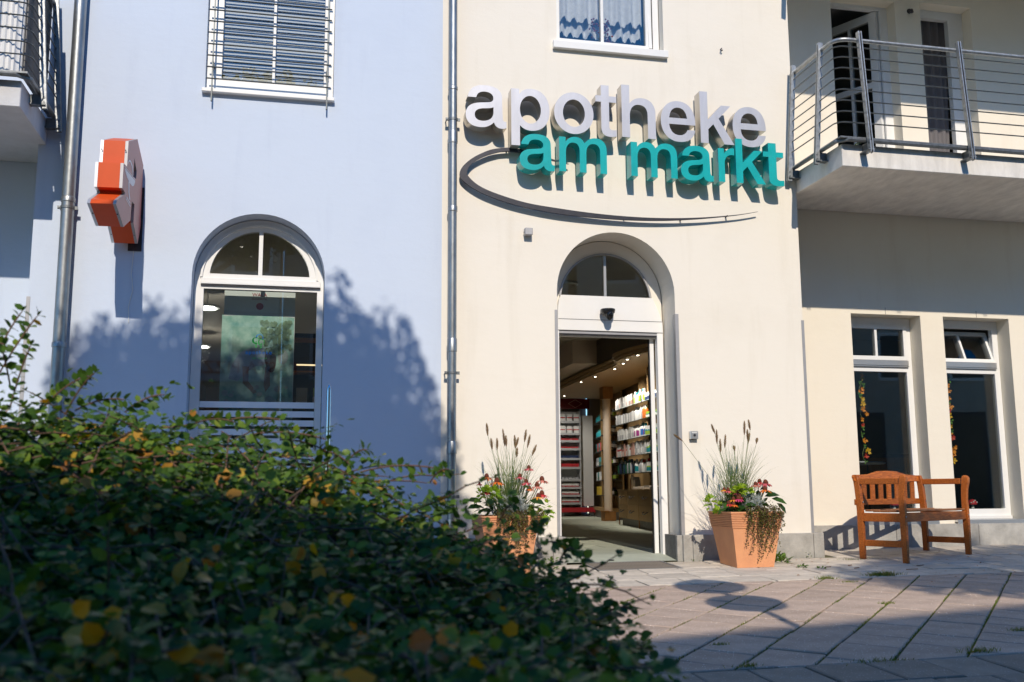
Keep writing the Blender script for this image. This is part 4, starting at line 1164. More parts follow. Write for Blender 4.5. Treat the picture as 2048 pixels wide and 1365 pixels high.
for k, z in enumerate(SZ):
    for seg, side in ((ROW[k][0], 'left'), (ROW[k][1], 'right')):
        for a, b, kind, cl, w_, h_ in seg:
            s_ = a; idx = 0
            while s_ < b:
                c = cl[idx % len(cl)] if len(cl) < 3 else cl[rnd.randrange(len(cl))]
                hh = round(h_ * rnd.choice((.88, .95, 1.0)), 4)
                cn = {'grey': 'grey', 'pink': 'pale pink', 'navy': 'navy', 'deepgreen': 'dark green', 'dark': 'black', 'white': 'white', 'orange': 'orange', 'blue': 'blue', 'green': 'green'}.get(c[0], c[0])
                acc = (' with ' + {'deepgreen': 'dark green', 'dark': 'black'}.get(c[1], c[1]) + (' band' if kind == 'carton' else ' cap')) if len(c) > 1 else ''
                lab = f'{cn} {"carton" if kind == "carton" else "bottle"}{acc} on the {side} half of the {ordn[k]} glass shelf'
                p = sfr(s_, .06 + rnd.uniform(-.012, .012), z)
                product(kind, c, (w_, .06 if kind == 'carton' else w_, hh), p, rzS + rnd.uniform(-.06, .06), lab, f'{cn} {kind}s{acc} on the {side} of the {ordn[k]} shelf', 'carton' if kind == 'carton' else 'bottle')
                s_ += w_ * rnd.uniform(1.05, 1.2); idx += 1
# on the worktop
for s_, c, kind, w_, h_, lab in ((3.05, ('amber', 'white'), 'bottle', .09, .27, 'tall amber bottle on the maple worktop near the column'), (2.75, ('white',), 'carton', .12, .22, 'tall white carton on the worktop beside the amber bottle'), (2.6, ('grey',), 'carton', .1, .17, 'grey carton on the worktop before the tall white carton'),
        (2.2, ('white', 'grey'), 'carton', .30, .045, 'flat white carton with grey band lying on the maple worktop'), (1.75, ('white', 'grey', 'grey'), 'carton', .34, .05, 'flat white carton with two grey bands lying on the worktop'), (1.2, ('grey', 'white'), 'carton', .3, .06, 'flat grey carton with white band on the worktop'), (.7, ('white', 'navy'), 'carton', .28, .06, 'flat white carton with navy band on the worktop')):
    p = dfr(s_, .22, .681); o = product(kind, c, (w_, .2 if h_ < .1 else w_, h_), p, rzS, lab, 'goods standing on the maple worktop', kind)

# open shelving left of the column, dark jars
A0, A1 = Vector((6.75, 11.6, 0)), Vector((7.35, 14.6, 0)); Ad = (A1 - A0).normalized(); An = Vector((Ad.y, -Ad.x, 0))
def afr(s, t_, z): p = A0 + Ad * s + An * t_; return Vector((p.x, p.y, z))
def abox(s0, s1, t0, t1, z0, z1):
    vs = [afr(s, t_, zz) for zz in (z0, z1) for (s, t_) in ((s0, t0), (s1, t0), (s1, t1), (s0, t1))]
    return MB().add(vs, [(0, 3, 2, 1), (4, 5, 6, 7), (0, 1, 5, 4), (1, 2, 6, 5), (2, 3, 7, 6), (3, 0, 4, 7)])
t = thing('jar_shelving', 'maple shelf unit with rows of dark jars behind the column', 'shelving', tuple(A0))
abox(-.1, 1.3, .30, .33, ZF, 2.83).build('back_panel', M['maple'], t); abox(1.3, 3.0, .30, .33, ZF, 2.83).build('back_panel', M['darkshelf'], t)
abox(1.28, 1.32, .0, .30, ZF + .2, 2.83).build('upright', M['maple'], t)
abox(-.1, 3.0, .02, .30, ZF, ZF + .16).build('kick_board', M['stonedark'], t); abox(-.1, 3.0, -.02, .3, ZF + .165, ZF + .24).build('base_board', M['maple'], t)
AZ = (2.28, 1.92, 1.58, 1.24, .90, .56)
for z in AZ: abox(-.1, 3.0, 0, .29, z - .015, z).build('shelf', M['darkshelf'], t)
for k, z in enumerate(AZ):
    s_ = .1
    while s_ < 1.2:
        product('jar', ('dark', 'dark', 'green') if rnd.random() < .6 else ('dark', 'dark', 'white'), (.12, .12, .17), afr(s_, .08 + .1 * (rnd.random() < .5), z + .001), 0, f'black lidded jar with pale paper band on the {("first", "second", "third", "fourth", "fifth", "sixth")[k]} maple shelf from above', f'black jars in row {k + 1} behind the column', 'jar'); s_ += .16
    s_ = 1.45
    while s_ < 2.9:
        c = rnd.choice((('teal', 'deepgreen'), ('grey', 'white'), ('white',), ('red',))) if k != 5 else ('yellow',)
        kind = 'bottle' if k < 2 else 'carton'
        if kind == 'bottle': c = ('teal', 'deepgreen')
        product(kind, c, (.14, .12 if kind == 'carton' else .14, .2), afr(s_, .1, z + .001), rzS, f'{c[0]} {kind} on the {("first", "second", "third", "fourth", "fifth", "sixth")[k]} dark shelf beside the jars', f'{c[0]} {kind}s in row {k + 1} of the dark shelf', kind); s_ += .3
# slim grey panel behind
MB_ = thing('wall_panel', 'pale upright panel at the back of the shop', 'panel', (7.6, 15.4, ZF))
MB().box(6.85, 7.30, 15.6, 15.64, ZF, 2.83).build('sheet', M['mirror'], MB_)

# display stand
sx0, sx1, sy = 6.54, 7.06, 14.8
t = thing('display_stand', 'white wheeled display stand with a dark red header in the shop', 'display stand', (6.8, sy, ZF))
MB().box(sx0 - .02, sx1 + .02, sy + .30, sy + .33, .26, 2.64).build('back_panel', PM['white'], t)
MB().box(sx1, sx1 + .03, sy, sy + .30, .26, 2.64).box(sx0 - .03, sx0, sy, sy + .3, .26, 2.64).build('side_panel', PM['grey'], t)
MB().box(sx1 + .035, sx1 + .42, sy + .25, sy + .28, .28, 2.55).build('side_rack', PM['white'], t)
MB().box(sx0 - .05, sx1 + .42, sy - .02, sy + .34, .14, .25).build('base', PM['red'], t)
for x in (sx0 + .05, sx1 + .3): MB().lathe([(.05, -.02), (.06, 0), (.05, .02)], (x, sy + .02, ZF + .062), 12, axis=1).build('castor', M['galvdark'], t, smooth=40)
hd = MB()
prev = None
for i in range(7):
    u = i / 6; x = sx0 - .0 + u * .78; y = sy - .03 - .05 * math.sin(u * math.pi)
    if prev: hd.add([(prev[0], prev[1], 2.69), (x, y, 2.69), (x, y, 2.94), (prev[0], prev[1], 2.94), (prev[0], prev[1] + .02, 2.69), (x, y + .02, 2.69), (x, y + .02, 2.94), (prev[0], prev[1] + .02, 2.94)], [(0, 1, 2, 3), (7, 6, 5, 4), (0, 4, 5, 1), (3, 2, 6, 7)])
    prev = (x, y)
hdr = hd.build('header', mat('dark_red_card', (.20, .008, .016), .4), t)
dm = lambda k: [(6.93 + .19 * k, 2.815), (6.93, 2.815 + .105 * k), (6.93 - .19 * k, 2.815), (6.93, 2.815 - .105 * k)]
MB().prism([dm(1.0), dm(.88)[::-1]], XZ(sy - .095), 0, .004).build('diamond_emblem', PM['pink'], hdr)
tz = [2.36, 2.06, 1.88, 1.68, 1.44, 1.22, .92, .73, .54, .35]
for k, z in enumerate(tz):
    MB().box(sx0, sx1, sy - .02, sy + .29, z - .012, z).box(sx0, sx1, sy - .03, sy - .021, z - .025, z + .03).build('tray', PM['grey'], t)
    n_ = 3 if k < 2 else 5
    for i in range(n_):
        x = sx0 + .09 + (sx1 - sx0 - .16) * i / (n_ - 1)
        c, sz_ = (((('white', 'white', 'red'), (.13, .1, .20)) if k < 2 else (('red', 'white'), (.085, .1, .07)) if k in (2, 3) else (('navy',), (.09, .1, .09)) if k == 4 else (('red',), (.09, .1, .11)) if k == 5 else (('grey', 'white'), (.07, .08, .07)) if k in (6,) else (('white', 'red'), (.085, .08, .12))))
        product('carton', c, sz_, (x, sy + .07, z + .002), rnd.uniform(-.12, .12), f'{c[0]} pack on tray {k + 1} from the top of the red headed display stand'.replace(f'tray {k + 1} from the top', f'the {("first", "second", "third", "fourth", "fifth", "sixth", "seventh", "eighth", "ninth", "tenth")[k]} tray'), f'packs on display tray {k + 1}', 'pack')
# poster hanging behind the arched window
t = thing('poster', 'hanging green photo banner with gardener print behind the arched window', 'poster', (-.31, .42, 1.5))
PY = .46
def pz(y): return y
sheet = MB()
sheet.box(-.645, .012, PY, PY + .004, .62, 2.60).build('sheet', mat('poster_top', (.80, .82, .82), .5), t)
def flat(pts, m, lay, nm): return MB().prism([pts], XZ(PY - .0012 * lay), 0, .001).build(nm, m, t)
gm = mat('print_green', (.16, .40, .34), .5, col2=(.55, .74, .66), vscale=9)
flat(rect(-.66, .008, .60, 2.33) , gm, 1, 'garden_print')
flat([(-.645, 2.372)] + [(-.645 + .657 * i / 10, 2.318 + .018 * math.sin(i / 10 * math.pi)) for i in range(11)] + [(.012, 2.356)], PM['white'], 2, 'white_band')
MBt = flat
sk, wh = mat('print_skin', (.30, .20, .17), .5), mat('print_blossom', (.45, .50, .50), .5, var=.25, vscale=40)
flat(crom([(-.58, 1.72), (-.55, 1.86), (-.47, 1.98), (-.36, 2.02), (-.25, 2.01), (-.20, 1.93), (-.26, 1.86), (-.34, 1.84), (-.42, 1.78), (-.50, 1.70)]), mat('print_shirt', (.34, .40, .50), .5, var=.25, vscale=18), 3, 'shirt_print')
flat(crom([(-.25, 2.02), (-.18, 2.02), (-.15, 1.92), (-.17, 1.80), (-.22, 1.80), (-.26, 1.9)]), mat('print_hair', (.05, .035, .03), .5), 4, 'hair_print')
flat([(-.46, 1.84), (-.40, 1.84), (-.40, 1.70), (-.32, 1.60), (-.35, 1.58), (-.45, 1.68)], sk, 4, 'arm_print')
flat([(-.25, 1.84), (-.21, 1.84), (-.20, 1.66), (-.24, 1.60), (-.26, 1.66)], sk, 4, 'arm_print')
fp = MB()
for i in range(70):
    x, z = rnd.uniform(-.62, -.03), rnd.uniform(1.2, 1.66)
    if z > 1.52 and rnd.random() < .6: continue
    r_ = rnd.uniform(.012, .04)
    fp.prism([[(x + r_ * rnd.uniform(.7, 1.2) * math.cos(a * .9), z + r_ * .8 * math.sin(a * .9)) for a in range(7)]], XZ(PY - .006 - .00012 * i), 0, .0001)
fp.build('blossom_print', wh, t)
flat(ell(-.09, 1.94, .05, .07, 16), wh, 4, 'hat_print')
fm = mat('print_foliage', (.22, .33, .20), .5, var=.4, vscale=30)
fp = MB()
for i in range(60):
    x, z = rnd.uniform(-.3, -.02), rnd.uniform(1.98, 2.28); r_ = rnd.uniform(.015, .04)
    fp.prism([[(x + r_ * rnd.uniform(.5, 1.2) * math.cos(a * 1.05), z + r_ * rnd.uniform(.5, 1.2) * math.sin(a * 1.05)) for a in range(6)]], XZ(PY - .0062 - .00012 * i), 0, .0001)
fp.build('foliage_print', fm, t)
def text(s_, x, y, z, h_, m, parent, mirror=False, nm='lettering', spread=1.0):
    cu = bpy.data.curves.new(nm, 'FONT'); cu.body = s_; cu.size = h_ / .72; cu.align_x = 'CENTER'; cu.space_character = spread; cu.extrude = .0006
    o = bpy.data.objects.new(nm, cu); link(o)
    bpy.context.view_layer.update()
    me = bpy.data.meshes.new_from_object(o.evaluated_get(bpy.context.evaluated_depsgraph_get()))
    bpy.data.objects.remove(o)
    A = Matrix(((-1 if mirror else 1, 0, 0), (0, 0, -1), (0, 1, 0))).to_4x4(); A.translation = Vector((x, y, z)) - OFF.get(parent.name, Vector((0, 0, 0)))
    me.transform(A)
    me.materials.clear(); me.materials.append(m)
    o = bpy.data.objects.new(nm, me); o.parent = parent; OFF[o.name] = OFF.get(parent.name, Vector((0, 0, 0))); return link(o)
text('WALA', -.322, PY - .004, 2.515, .035, M['redprint'], t)
text('ARZNEIMITTEL', -.322, PY - .004, 2.482, .016, M['redprint'], t)
MB().prism([ell(-.318, 2.42, .034, .034, 20)], XZ(PY - .004), 0, .001).build('emblem', M['redprint'], t)
# logo film on the pane of the arched window
LB = mat('logo_blue_film', (.0, .30, .85), .4); LG = mat('logo_green_film', (.06, .75, .10), .4)
yl = YW + .023
text('apotheke', -.3065, yl, 1.928, .036, LB, awin, spread=1.28)
text('am markt', -.296, yl, 1.884, .017, LG, awin, spread=1.45)
def ring(cx_, cz_, rx, rz_, w0, a0, a1, m, nm):
    o_ = []; i_ = []
    for k in range(25):
        a = R(a0 + (a1 - a0) * k / 24); wv = w0 * (.55 + .9 * max(0, -math.cos(a - R(20))))
        o_.append((cx_ + rx * math.cos(a), cz_ + rz_ * math.sin(a))); i_.append((cx_ + (rx - wv) * math.cos(a), cz_ + (rz_ - wv) * math.sin(a)))
    return MB().prism([o_ + i_[::-1]], XZ(yl), 0, .0006).build(nm, m, awin)
ring(-.303, 2.083, .034, .032, .008, -40, 190, LB, 'logo_tree')
ring(-.336, 2.054, .034, .032, .012, 0, 300, LG, 'logo_tree')
ring(-.287, 2.040, .029, .031, .008, -50, 250, LG, 'logo_tree')
MB().prism([[(-.337, 2.048), (-.328, 2.048), (-.327, 1.994), (-.318, 1.990), (-.345, 1.990), (-.336, 1.994)]], XZ(yl), 0, .0006).prism([[(-.290, 2.03), (-.281, 2.03), (-.285, 1.990), (-.278, 1.984), (-.300, 1.984), (-.293, 1.990)]], XZ(yl), 0, .0006).build('logo_trunk', LG, awin)
# furniture seen darkly behind the arched window
t = thing('book_shelf', 'dim wooden shelf with boxes behind the arched window', 'shelf', (.4, 3.0, 0))
MB().box(.0, 1.6, 3.2, 3.24, ZF, 2.6).build('back_panel', M['darkshelf'], t)
for z in (.9, 1.3, 1.7, 2.1, 2.5): MB().box(.0, 1.6, 2.9, 3.19, z - .02, z).build('shelf', M['oakblock'], t)
for k, z in enumerate((.9, 1.3, 1.7)):
    for i in range(6):
        c = rnd.choice((('white',), ('grey',), ('green', 'white')))
        product('carton', c, (.13, .1, .2), (.12 + .2 * i, 3.0, z), 0, f'{c[0]} carton on the {("lower", "middle", "upper")[k]} board of the dim wooden shelf', f'{c[0]} cartons on board {k + 1} of the dim shelf', 'carton')
t = thing('light_strip', 'thin lit strip above the dim shelf behind the arched window', 'lamp', (.3, 2.9, 2.2))
MB().box(.05, 1.0, 2.86, 2.89, 2.16, 2.175).build('tube', emit('strip_glow', (1, .75, .42), 1.2), t)
# inside the wing window: flower garland strings and toadstool
t_orange = [mat('silk_' + n, c, .6) for n, c in (('orange', (.80, .27, .01)), ('red', (.62, .05, .02)), ('green', (.10, .24, .03)), ('yellow', (.75, .42, .01)))]
def garland(x, y, z0, z1, lab):
    t = thing('flower_garland', lab, 'garland', (x, y, z1))
    MB().tube([(x + .02 * math.sin(i * 1.3), y, z1 + (z0 - z1) * i / 20) for i in range(21)], .004, 5).build('string', M['grassstem'], t)
    z = z1
    while z > z0:
        mm = rnd.choice((0, 0, 0, 3, 3, 1, 2, 2)); fx = x + rnd.uniform(-.035, .035); fy = y - .02 + rnd.uniform(-.02, .02)
        m_ = MB(); n_ = 6 if mm != 2 else 3; rr = rnd.uniform(.026, .046)
        for q in range(n_):
            a = q * 2 * math.pi / n_ + rnd.random(); c, s__ = math.cos(a), math.sin(a)
            e = Vector((c, -.35 + rnd.uniform(-.3, .3), s__)) * rr; sd = Vector((-s__, 0, c)) * rr * .32
            p = Vector((fx, fy, z))
            m_.add([p, p + e * .6 + sd, p + e, p + e * .6 - sd], [(0, 1, 2, 3)])
        m_.build('silk_flower' if mm != 2 else 'silk_leaf', t_orange[mm], t, recalc=False)
        z -= rnd.uniform(.025, .075)
garland(6.27, YV + .13, .95, 1.93, 'orange silk flower garland hanging in the left wing window')
garland(7.375, YV + .13, .95, 1.9, 'orange silk flower garland hanging in the right wing window')
def toadstool(x, y, lab):
    t = thing('toadstool', lab, 'toadstool', (x, y, .44))
    MB().lathe([(.018, 0), (.014, .05)], (x, y, .437), 10).build('stalk', PM['white'], t)
    MB().lathe([(.05, .045), (.052, .06), (.042, .085), (.022, .10), (.003, .105)], (x, y, .437), 14).build('cap', PM['red'], t, smooth=50)
    d_ = MB()
    for a, h_, r_ in ((250, .078, .047), (285, .09, .035), (220, .066, .052), (310, .07, .05)):
        p = Vector((x + r_ * math.cos(R(a)), y + r_ * math.sin(R(a)), .437 + h_)); d_.lathe([(.008, -.004), (.008, .004), (.003, .007)], tuple(p), 6)
    d_.build('spots', PM['white'], t)
toadstool(7.62, YV + .15, 'red toadstool ornament with white spots in the right wing window')
toadstool(6.62, YV + .15, 'red toadstool ornament behind the bench in the left wing window')
# red dried flowers in the upper right window
t = thing('dried_flowers', 'dried red flower bunch on the sill behind the lace curtain', 'flowers', (3.0, .2, 5.26))
for (x, z, n_) in ((2.99, 5.47, 26), (3.12, 5.36, 34), (3.13, 5.50, 14)):
    m_ = MB()
    for i in range(n_):
        p = Vector((x + rnd.gauss(0, .022), .19 + rnd.gauss(0, .02), z + rnd.gauss(0, .055)))
        m_.lathe([(.002, -.01), (.011, 0), (.002, .01)], tuple(p), 6)
    m_.build('flower_spike', mat('dried_red_petals', (.36, .075, .06), .8, var=.4, vscale=60), t)
MB().tube([(3.05, .19, 5.26), (2.99, .19, 5.47)], .004, 5).tube([(3.06, .19, 5.26), (3.12, .19, 5.4)], .004, 5).build('stalk', M['grassstem'], t)

# ================================================================== FOOT GRATING
t = thing('foot_grating', 'ribbed metal-framed foot mat set in the paving before the door', 'foot mat', (3.1, -.27, 0))
g = lambda x, y, h: (x, y, gz(x, y) + h)
def gbox(mb, x0, x1, y0, y1, h0, h1):
    return mb.add([g(x0, y0, h0), g(x1, y0, h0), g(x1, y1, h0), g(x0, y1, h0), g(x0, y0, h1), g(x1, y0, h1), g(x1, y1, h1), g(x0, y1, h1)],
                  [(0, 3, 2, 1), (4, 5, 6, 7), (0, 1, 5, 4), (1, 2, 6, 5), (2, 3, 7, 6), (3, 0, 4, 7)])
m = MB(); gbox(m, 2.70, 3.49, -.558, -.538, -.02, .003); gbox(m, 2.70, 3.49, -.03, -.01, -.02, .003); gbox(m, 2.70, 2.72, -.537, -.031, -.02, .003); gbox(m, 3.47, 3.49, -.537, -.031, -.02, .003)
m.build('frame', M['mat_frame'], t)
b0 = None
for k in range(24):
    x = 2.724 + k * .0312
    if b0 is None:
        b0 = gbox(MB(), 2.724, 2.748, -.535, -.033, -.02, -.001).build('bar', M['mat_bar'], t)
    else:
        o = b0.copy(); link(o); o.parent = t; o.location = (k * .0312, 0, SL * k * .0312)

# ================================================================== BENCH
t = thing('park_bench', 'red brown wooden garden bench standing before the wing windows', 'bench', (6.062, -.281, gz(6.062, -.281)), rotz=R(25.2))
BW, BD = .57, .226
# the ground tilt in bench coordinates: shorten / lengthen legs
def gl(x, y):
    a = R(25.2); wx, wy = x * math.cos(a) - y * math.sin(a), x * math.sin(a) + y * math.cos(a)
    return SL * wx + SY * wy
def leg(x, y, prof, wv, wu):
    """prof: list of (z, dy) centre line, tapered bar with rounded head"""
    m = MB(); n_ = len(prof); V = []
    for (z, dy, k) in prof:
        for a, b in ((-1, -1), (1, -1), (1, 1), (-1, 1)): V.append((x + a * wu * k, y + dy + b * wv * k, z))
    F = [(0, 3, 2, 1), tuple(4 * (n_ - 1) + i for i in range(4))]
    for i in range(n_ - 1):
        for j in range(4): F.append((4 * i + j, 4 * i + (j + 1) % 4, 4 * i + 4 + (j + 1) % 4, 4 * i + 4 + j))
    m.add(V, F); return m.build('leg', M['bench'], t, smooth=35, local=True, bevel=.003)
for sx in (-1, 1):
    x = sx * BW
    leg(x, -BD, [(gl(x, -BD), 0, .9), (.30, 0, 1), (.44, 0, 1.0), (.56, .002, .95), (.66, -.006, 1.0), (.72, -.018, 1.15), (.765, -.022, 1.15), (.785, -.02, .85), (.793, -.018, .45)], .029, .021)
    leg(x, BD, [(gl(x, BD), .0, .9), (.30, 0, 1), (.46, 0, 1.0), (.58, .006, 1.0), (.68, .014, 1.0), (.76, .026, .95), (.80, .034, .8)], .03, .021)
    MB().box(x - .016, x + .016, -BD + .028, BD + .028, .705, .762).build('armrest', M['bench'], t, local=True, bevel=.005)
    MB().box(x - .014, x + .014, -BD + .03, BD - .03, .35, .432).build('side_rail', M['bench'], t, local=True, bevel=.003)
    MB().box(x - .012, x + .012, -BD + .03, BD - .03, .115, .175).build('stretcher', M['bench'], t, local=True, bevel=.003)
MB().box(-BW + .022, BW - .022, -BD - .014, -BD + .014, .352, .437).build('front_rail', M['bench'], t, local=True, bevel=.003)
MB().box(-BW - .03, BW + .03, BD + .026, BD + .046, .505, .562).build('lower_back_rail', M['bench'], t, local=True, bevel=.003)
top = [(-BW - .035, .735), (BW + .035, .735)] + [(BW + .045, .78), (BW + .03, .797), (.34, .806)] + [(.17, .838), (0, .843), (-.17, .838)] + [(-.34, .806), (-BW - .03, .797), (-BW - .045, .78)]
MB().prism([top], lambda u, v, d_: (u, BD + .030 + (v - .735) * .2 + d_, v), -.012, .012).build('top_back_rail', M['bench'], t, local=True, bevel=.003)
for k in range(7):
    x = -.435 + k * .145
    m = MB(); V = []
    for (z, y) in ((.558, BD + .036), (.745, BD + .034)):
        for a, b in ((-1, -1), (1, -1), (1, 1), (-1, 1)): V.append((x + a * .034, y + b * .008, z))
    m.add(V, [(0, 3, 2, 1), (4, 5, 6, 7), (0, 1, 5, 4), (1, 2, 6, 5), (2, 3, 7, 6), (3, 0, 4, 7)]); m.build('back_slat', M['bench'], t, local=True, bevel=.002)
for k, (y, z) in enumerate(((-.20, .444), (-.115, .440), (-.03, .438), (.055, .439), (.14, .444))):
    MB().box(-BW + .03 - (.03 if k not in (0,) else 0), BW - .03 + (.03 if k != 0 else 0), y - .036, y + .036, z, z + .02).build('seat_slat', M['seatwood'], t, local=True, bevel=.003)
bl = MB()
for sx in (-1, 1):
    for (y, z) in ((-BD - .03, .40), (BD - .035, .535)):
        bl.lathe([(.008, 0), (.008, .003), (.004, .005)], (sx * BW, y + .001, z), 8, axis=1)
bl.build('bolts', M['galv'], t, local=True)

# ================================================================== PLANTS
LEAF_V = np.array([(0, 0, 0), (0, .36, .03), (0, .72, .02), (0, 1, -.05), (-.40, .28, .09), (-.38, .66, .08), (.40, .28, .09), (.38, .66, .08)])
LEAF_F = np.array([(0, 1, 4, 4), (1, 2, 5, 4), (2, 3, 5, 5), (0, 6, 1, 1), (1, 6, 7, 2), (2, 7, 3, 3)])
LEAF_T = np.array([(0, 1, 4), (1, 5, 4), (1, 2, 5), (2, 3, 5), (0, 6, 1), (1, 6, 7), (1, 7, 2), (2, 7, 3)])
def frames(d, up):
    """columns: side, along, normal for arrays of directions"""
    d = d / np.linalg.norm(d, axis=1, keepdims=True)
    s = np.cross(d, up); ln = np.linalg.norm(s, axis=1, keepdims=True); s = s / np.maximum(ln, 1e-6)
    n = np.cross(s, d)
    return np.stack([s, d, n], axis=2)
def leaf_cloud(P, D, UP, size, width=1.0, shape=LEAF_V, tri=LEAF_T):
    """leaves at P pointing along D, blade normal near UP -> vertices, triangles"""
    A = frames(D, UP)                                    # n,3,3
    L = shape[None, :, :] * np.stack([size * width, size, size * np.ones(len(P))], axis=1)[:, None, :]
    V = np.einsum('nij,nkj->nki', A, L) + P[:, None, :]
    n, k = V.shape[:2]
    F = tri[None, :, :] + (np.arange(n) * k)[:, None, None]
    return V.reshape(-1, 3), F.reshape(-1, tri.shape[1])

GREEN = leafmat('coneflower_leaf', [(0, (.018, .055, .014)), (1, (.05, .12, .025))])
LIME = leafmat('lime_leaf', [(0, (.16, .30, .02)), (1, (.34, .46, .045))], trans=.35)
SILVER = leafmat('silver_twig', [(0, (.34, .38, .36)), (1, (.62, .66, .63))], trans=.05, rough=.8)
TRAIL = leafmat('trailing_leaf', [(0, (.03, .022, .008)), (.5, (.07, .065, .015)), (1, (.15, .16, .03))], trans=.25)
BLADE = leafmat('grass_blade', [(0, (.07, .13, .035)), (.6, (.16, .22, .08)), (1, (.34, .34, .15))], trans=.3)
SEED = leafmat('seed_bristle', [(0, (.20, .13, .06)), (1, (.46, .34, .19))], trans=.2, rough=.8)
def petalm(n, c): return mat('petal_' + n, c, .6, var=.2, vscale=40)
PET = {'orange': petalm('orange', (.75, .16, .015)), 'pink': petalm('pink', (.62, .10, .12)), 'salmon': petalm('salmon', (.62, .20, .14)), 'red': petalm('red', (.55, .03, .035)), 'amber': petalm('amber', (.80, .30, .02)), 'magenta': petalm('magenta', (.60, .04, .16))}
CONE = mat('coneflower_cone', (.20, .055, .02), .85, col2=(.10, .02, .012), vscale=90, bump=.8, bscale=260)

def strip_grass(name, parent, root, n, hmin, hmax, spread, wid, mtl, droop, seed):
    r_ = np.random.default_rng(seed); V = []; F = []; T = []
    for i in range(n):
        a = r_.uniform(0, 2 * math.pi); out = spread * math.sqrt(r_.uniform(.02, 1)); hh = r_.uniform(hmin, hmax)
        px, py = root[0] + .09 * r_.normal() * .6, root[1] + .07 * r_.normal() * .6
        dr = droop * r_.uniform(.3, 1.0) * (out / spread); k = 7; w0 = wid * r_.uniform(.6, 1.2)
        sd = np.array((-math.sin(a), math.cos(a), 0)) if r_.random() < .4 else np.array((1, .3, 0))
        tv = r_.random(); o_ = len(V)
        for j in range(k):
            s = j / (k - 1)
            x = px + math.cos(a) * out * s ** 1.5; y = py + math.sin(a) * out * s ** 1.5; z = root[2] + hh * (s - dr * s ** 3)
            w_ = w0 * (1 - s) ** .7 + .0004
            V.append((x - sd[0] * w_, y - sd[1] * w_, z)); V.append((x + sd[0] * w_, y + sd[1] * w_, z)); T += [tv * .5 + .5 * s * tv] * 2
        for j in range(k - 1): F.append((o_ + 2 * j, o_ + 2 * j + 1, o_ + 2 * j + 3, o_ + 2 * j + 2))
    return npmesh(name, V, F, mtl, parent, T)

def flower(parent, x, y, z, col, r_, view=0.0, root=None):
    """coneflower: domed spiky cone, ring of drooping petals, stalk"""
    h = MB(); h.lathe([(r_ * .36, -r_ * .12), (r_ * .46, r_ * .1), (r_ * .42, r_ * .4), (r_ * .25, r_ * .68), (.001, r_ * .78)], (x, y, z), 12)
    cone = h.build('flower_cone', CONE, parent, smooth=60)
    p = MB(); n_ = 13
    for i in range(n_):
        a = 2 * math.pi * i / n_ + rnd.uniform(-.12, .12); c, s = math.cos(a), math.sin(a); dr = rnd.uniform(.42, .72)
        L = r_ * rnd.uniform(.92, 1.08); w_ = r_ * .17
        def pt(u, k, q=0): return (x + c * (r_ * .3 + L * u) - s * k, y + s * (r_ * .3 + L * u) + c * k, z - L * dr * u ** 1.6 + q)
        p.add([pt(0, -w_ * .6), pt(0, w_ * .6), pt(.5, w_, .003), pt(.9, w_ * .7), pt(.97, 0), pt(.9, -w_ * .7), pt(.5, -w_, .003)], [(0, 1, 2, 6), (6, 2, 3, 5), (5, 3, 4)])
    p.build('petals', PET[col], parent, recalc=False)
    if root: MB().tube([(x, y, z), (x * .6 + root[0] * .4, y * .6 + root[1] * .4, z - (z - root[2]) * .5), root], .004, 5).build('stalk', M['grassstem'], parent)

def planter(cx, cy, rim_z, lab, bl):
    gz0 = gz(cx, cy)
    t = thing('terracotta_pot', lab, 'flower pot', (cx, cy, gz0))
    wt, wb = .252, .18
    H = rim_z - gz0
    def ringat(w_, z): return [(cx + a * w_, cy + b * w_, z + (SL * a * w_ + SY * b * w_ if z < gz0 + .02 else 0)) for a, b in ((-1, -1), (1, -1), (1, 1), (-1, 1))]
    lv = [(wb, gz0)]
    # ribbed upper third: raised bands between fine grooves
    zz0 = gz0 + H * .70
    lv.append((wb + (wt - wb) * .70, zz0))
    n_ = 8
    for i in range(n_):
        a = .70 + .26 * (i / n_); b_ = .70 + .26 * ((i + .72) / n_); c = .70 + .26 * ((i + .86) / n_)
        lv += [(wb + (wt - wb) * a + .007, gz0 + H * a + .001), (wb + (wt - wb) * b_ + .007, gz0 + H * b_), (wb + (wt - wb) * c - .002, gz0 + H * c)]
    lv += [(wt - .002, rim_z - .018), (wt + .006, rim_z - .014), (wt + .006, rim_z), (wt - .028, rim_z), (wt - .034, rim_z - .06)]
    V = []; F = []
    for (w_, z) in lv: V += ringat(w_, z)
    for i in range(len(lv) - 1):
        for j in range(4): F.append((4 * i + j, 4 * i + (j + 1) % 4, 4 * i + 4 + (j + 1) % 4, 4 * i + 4 + j))
    F.append((3, 2, 1, 0))
    MB().add(V, F).build('body', M['terra'], t, smooth=30)
    w_ = wt - .033
    MB().add([(cx + a * w_, cy + b * w_, rim_z - .045) for a, b in ((-1, -1), (1, -1), (1, 1), (-1, 1))], [(0, 1, 2, 3)]).build('soil', M['soil'], t)
    return t
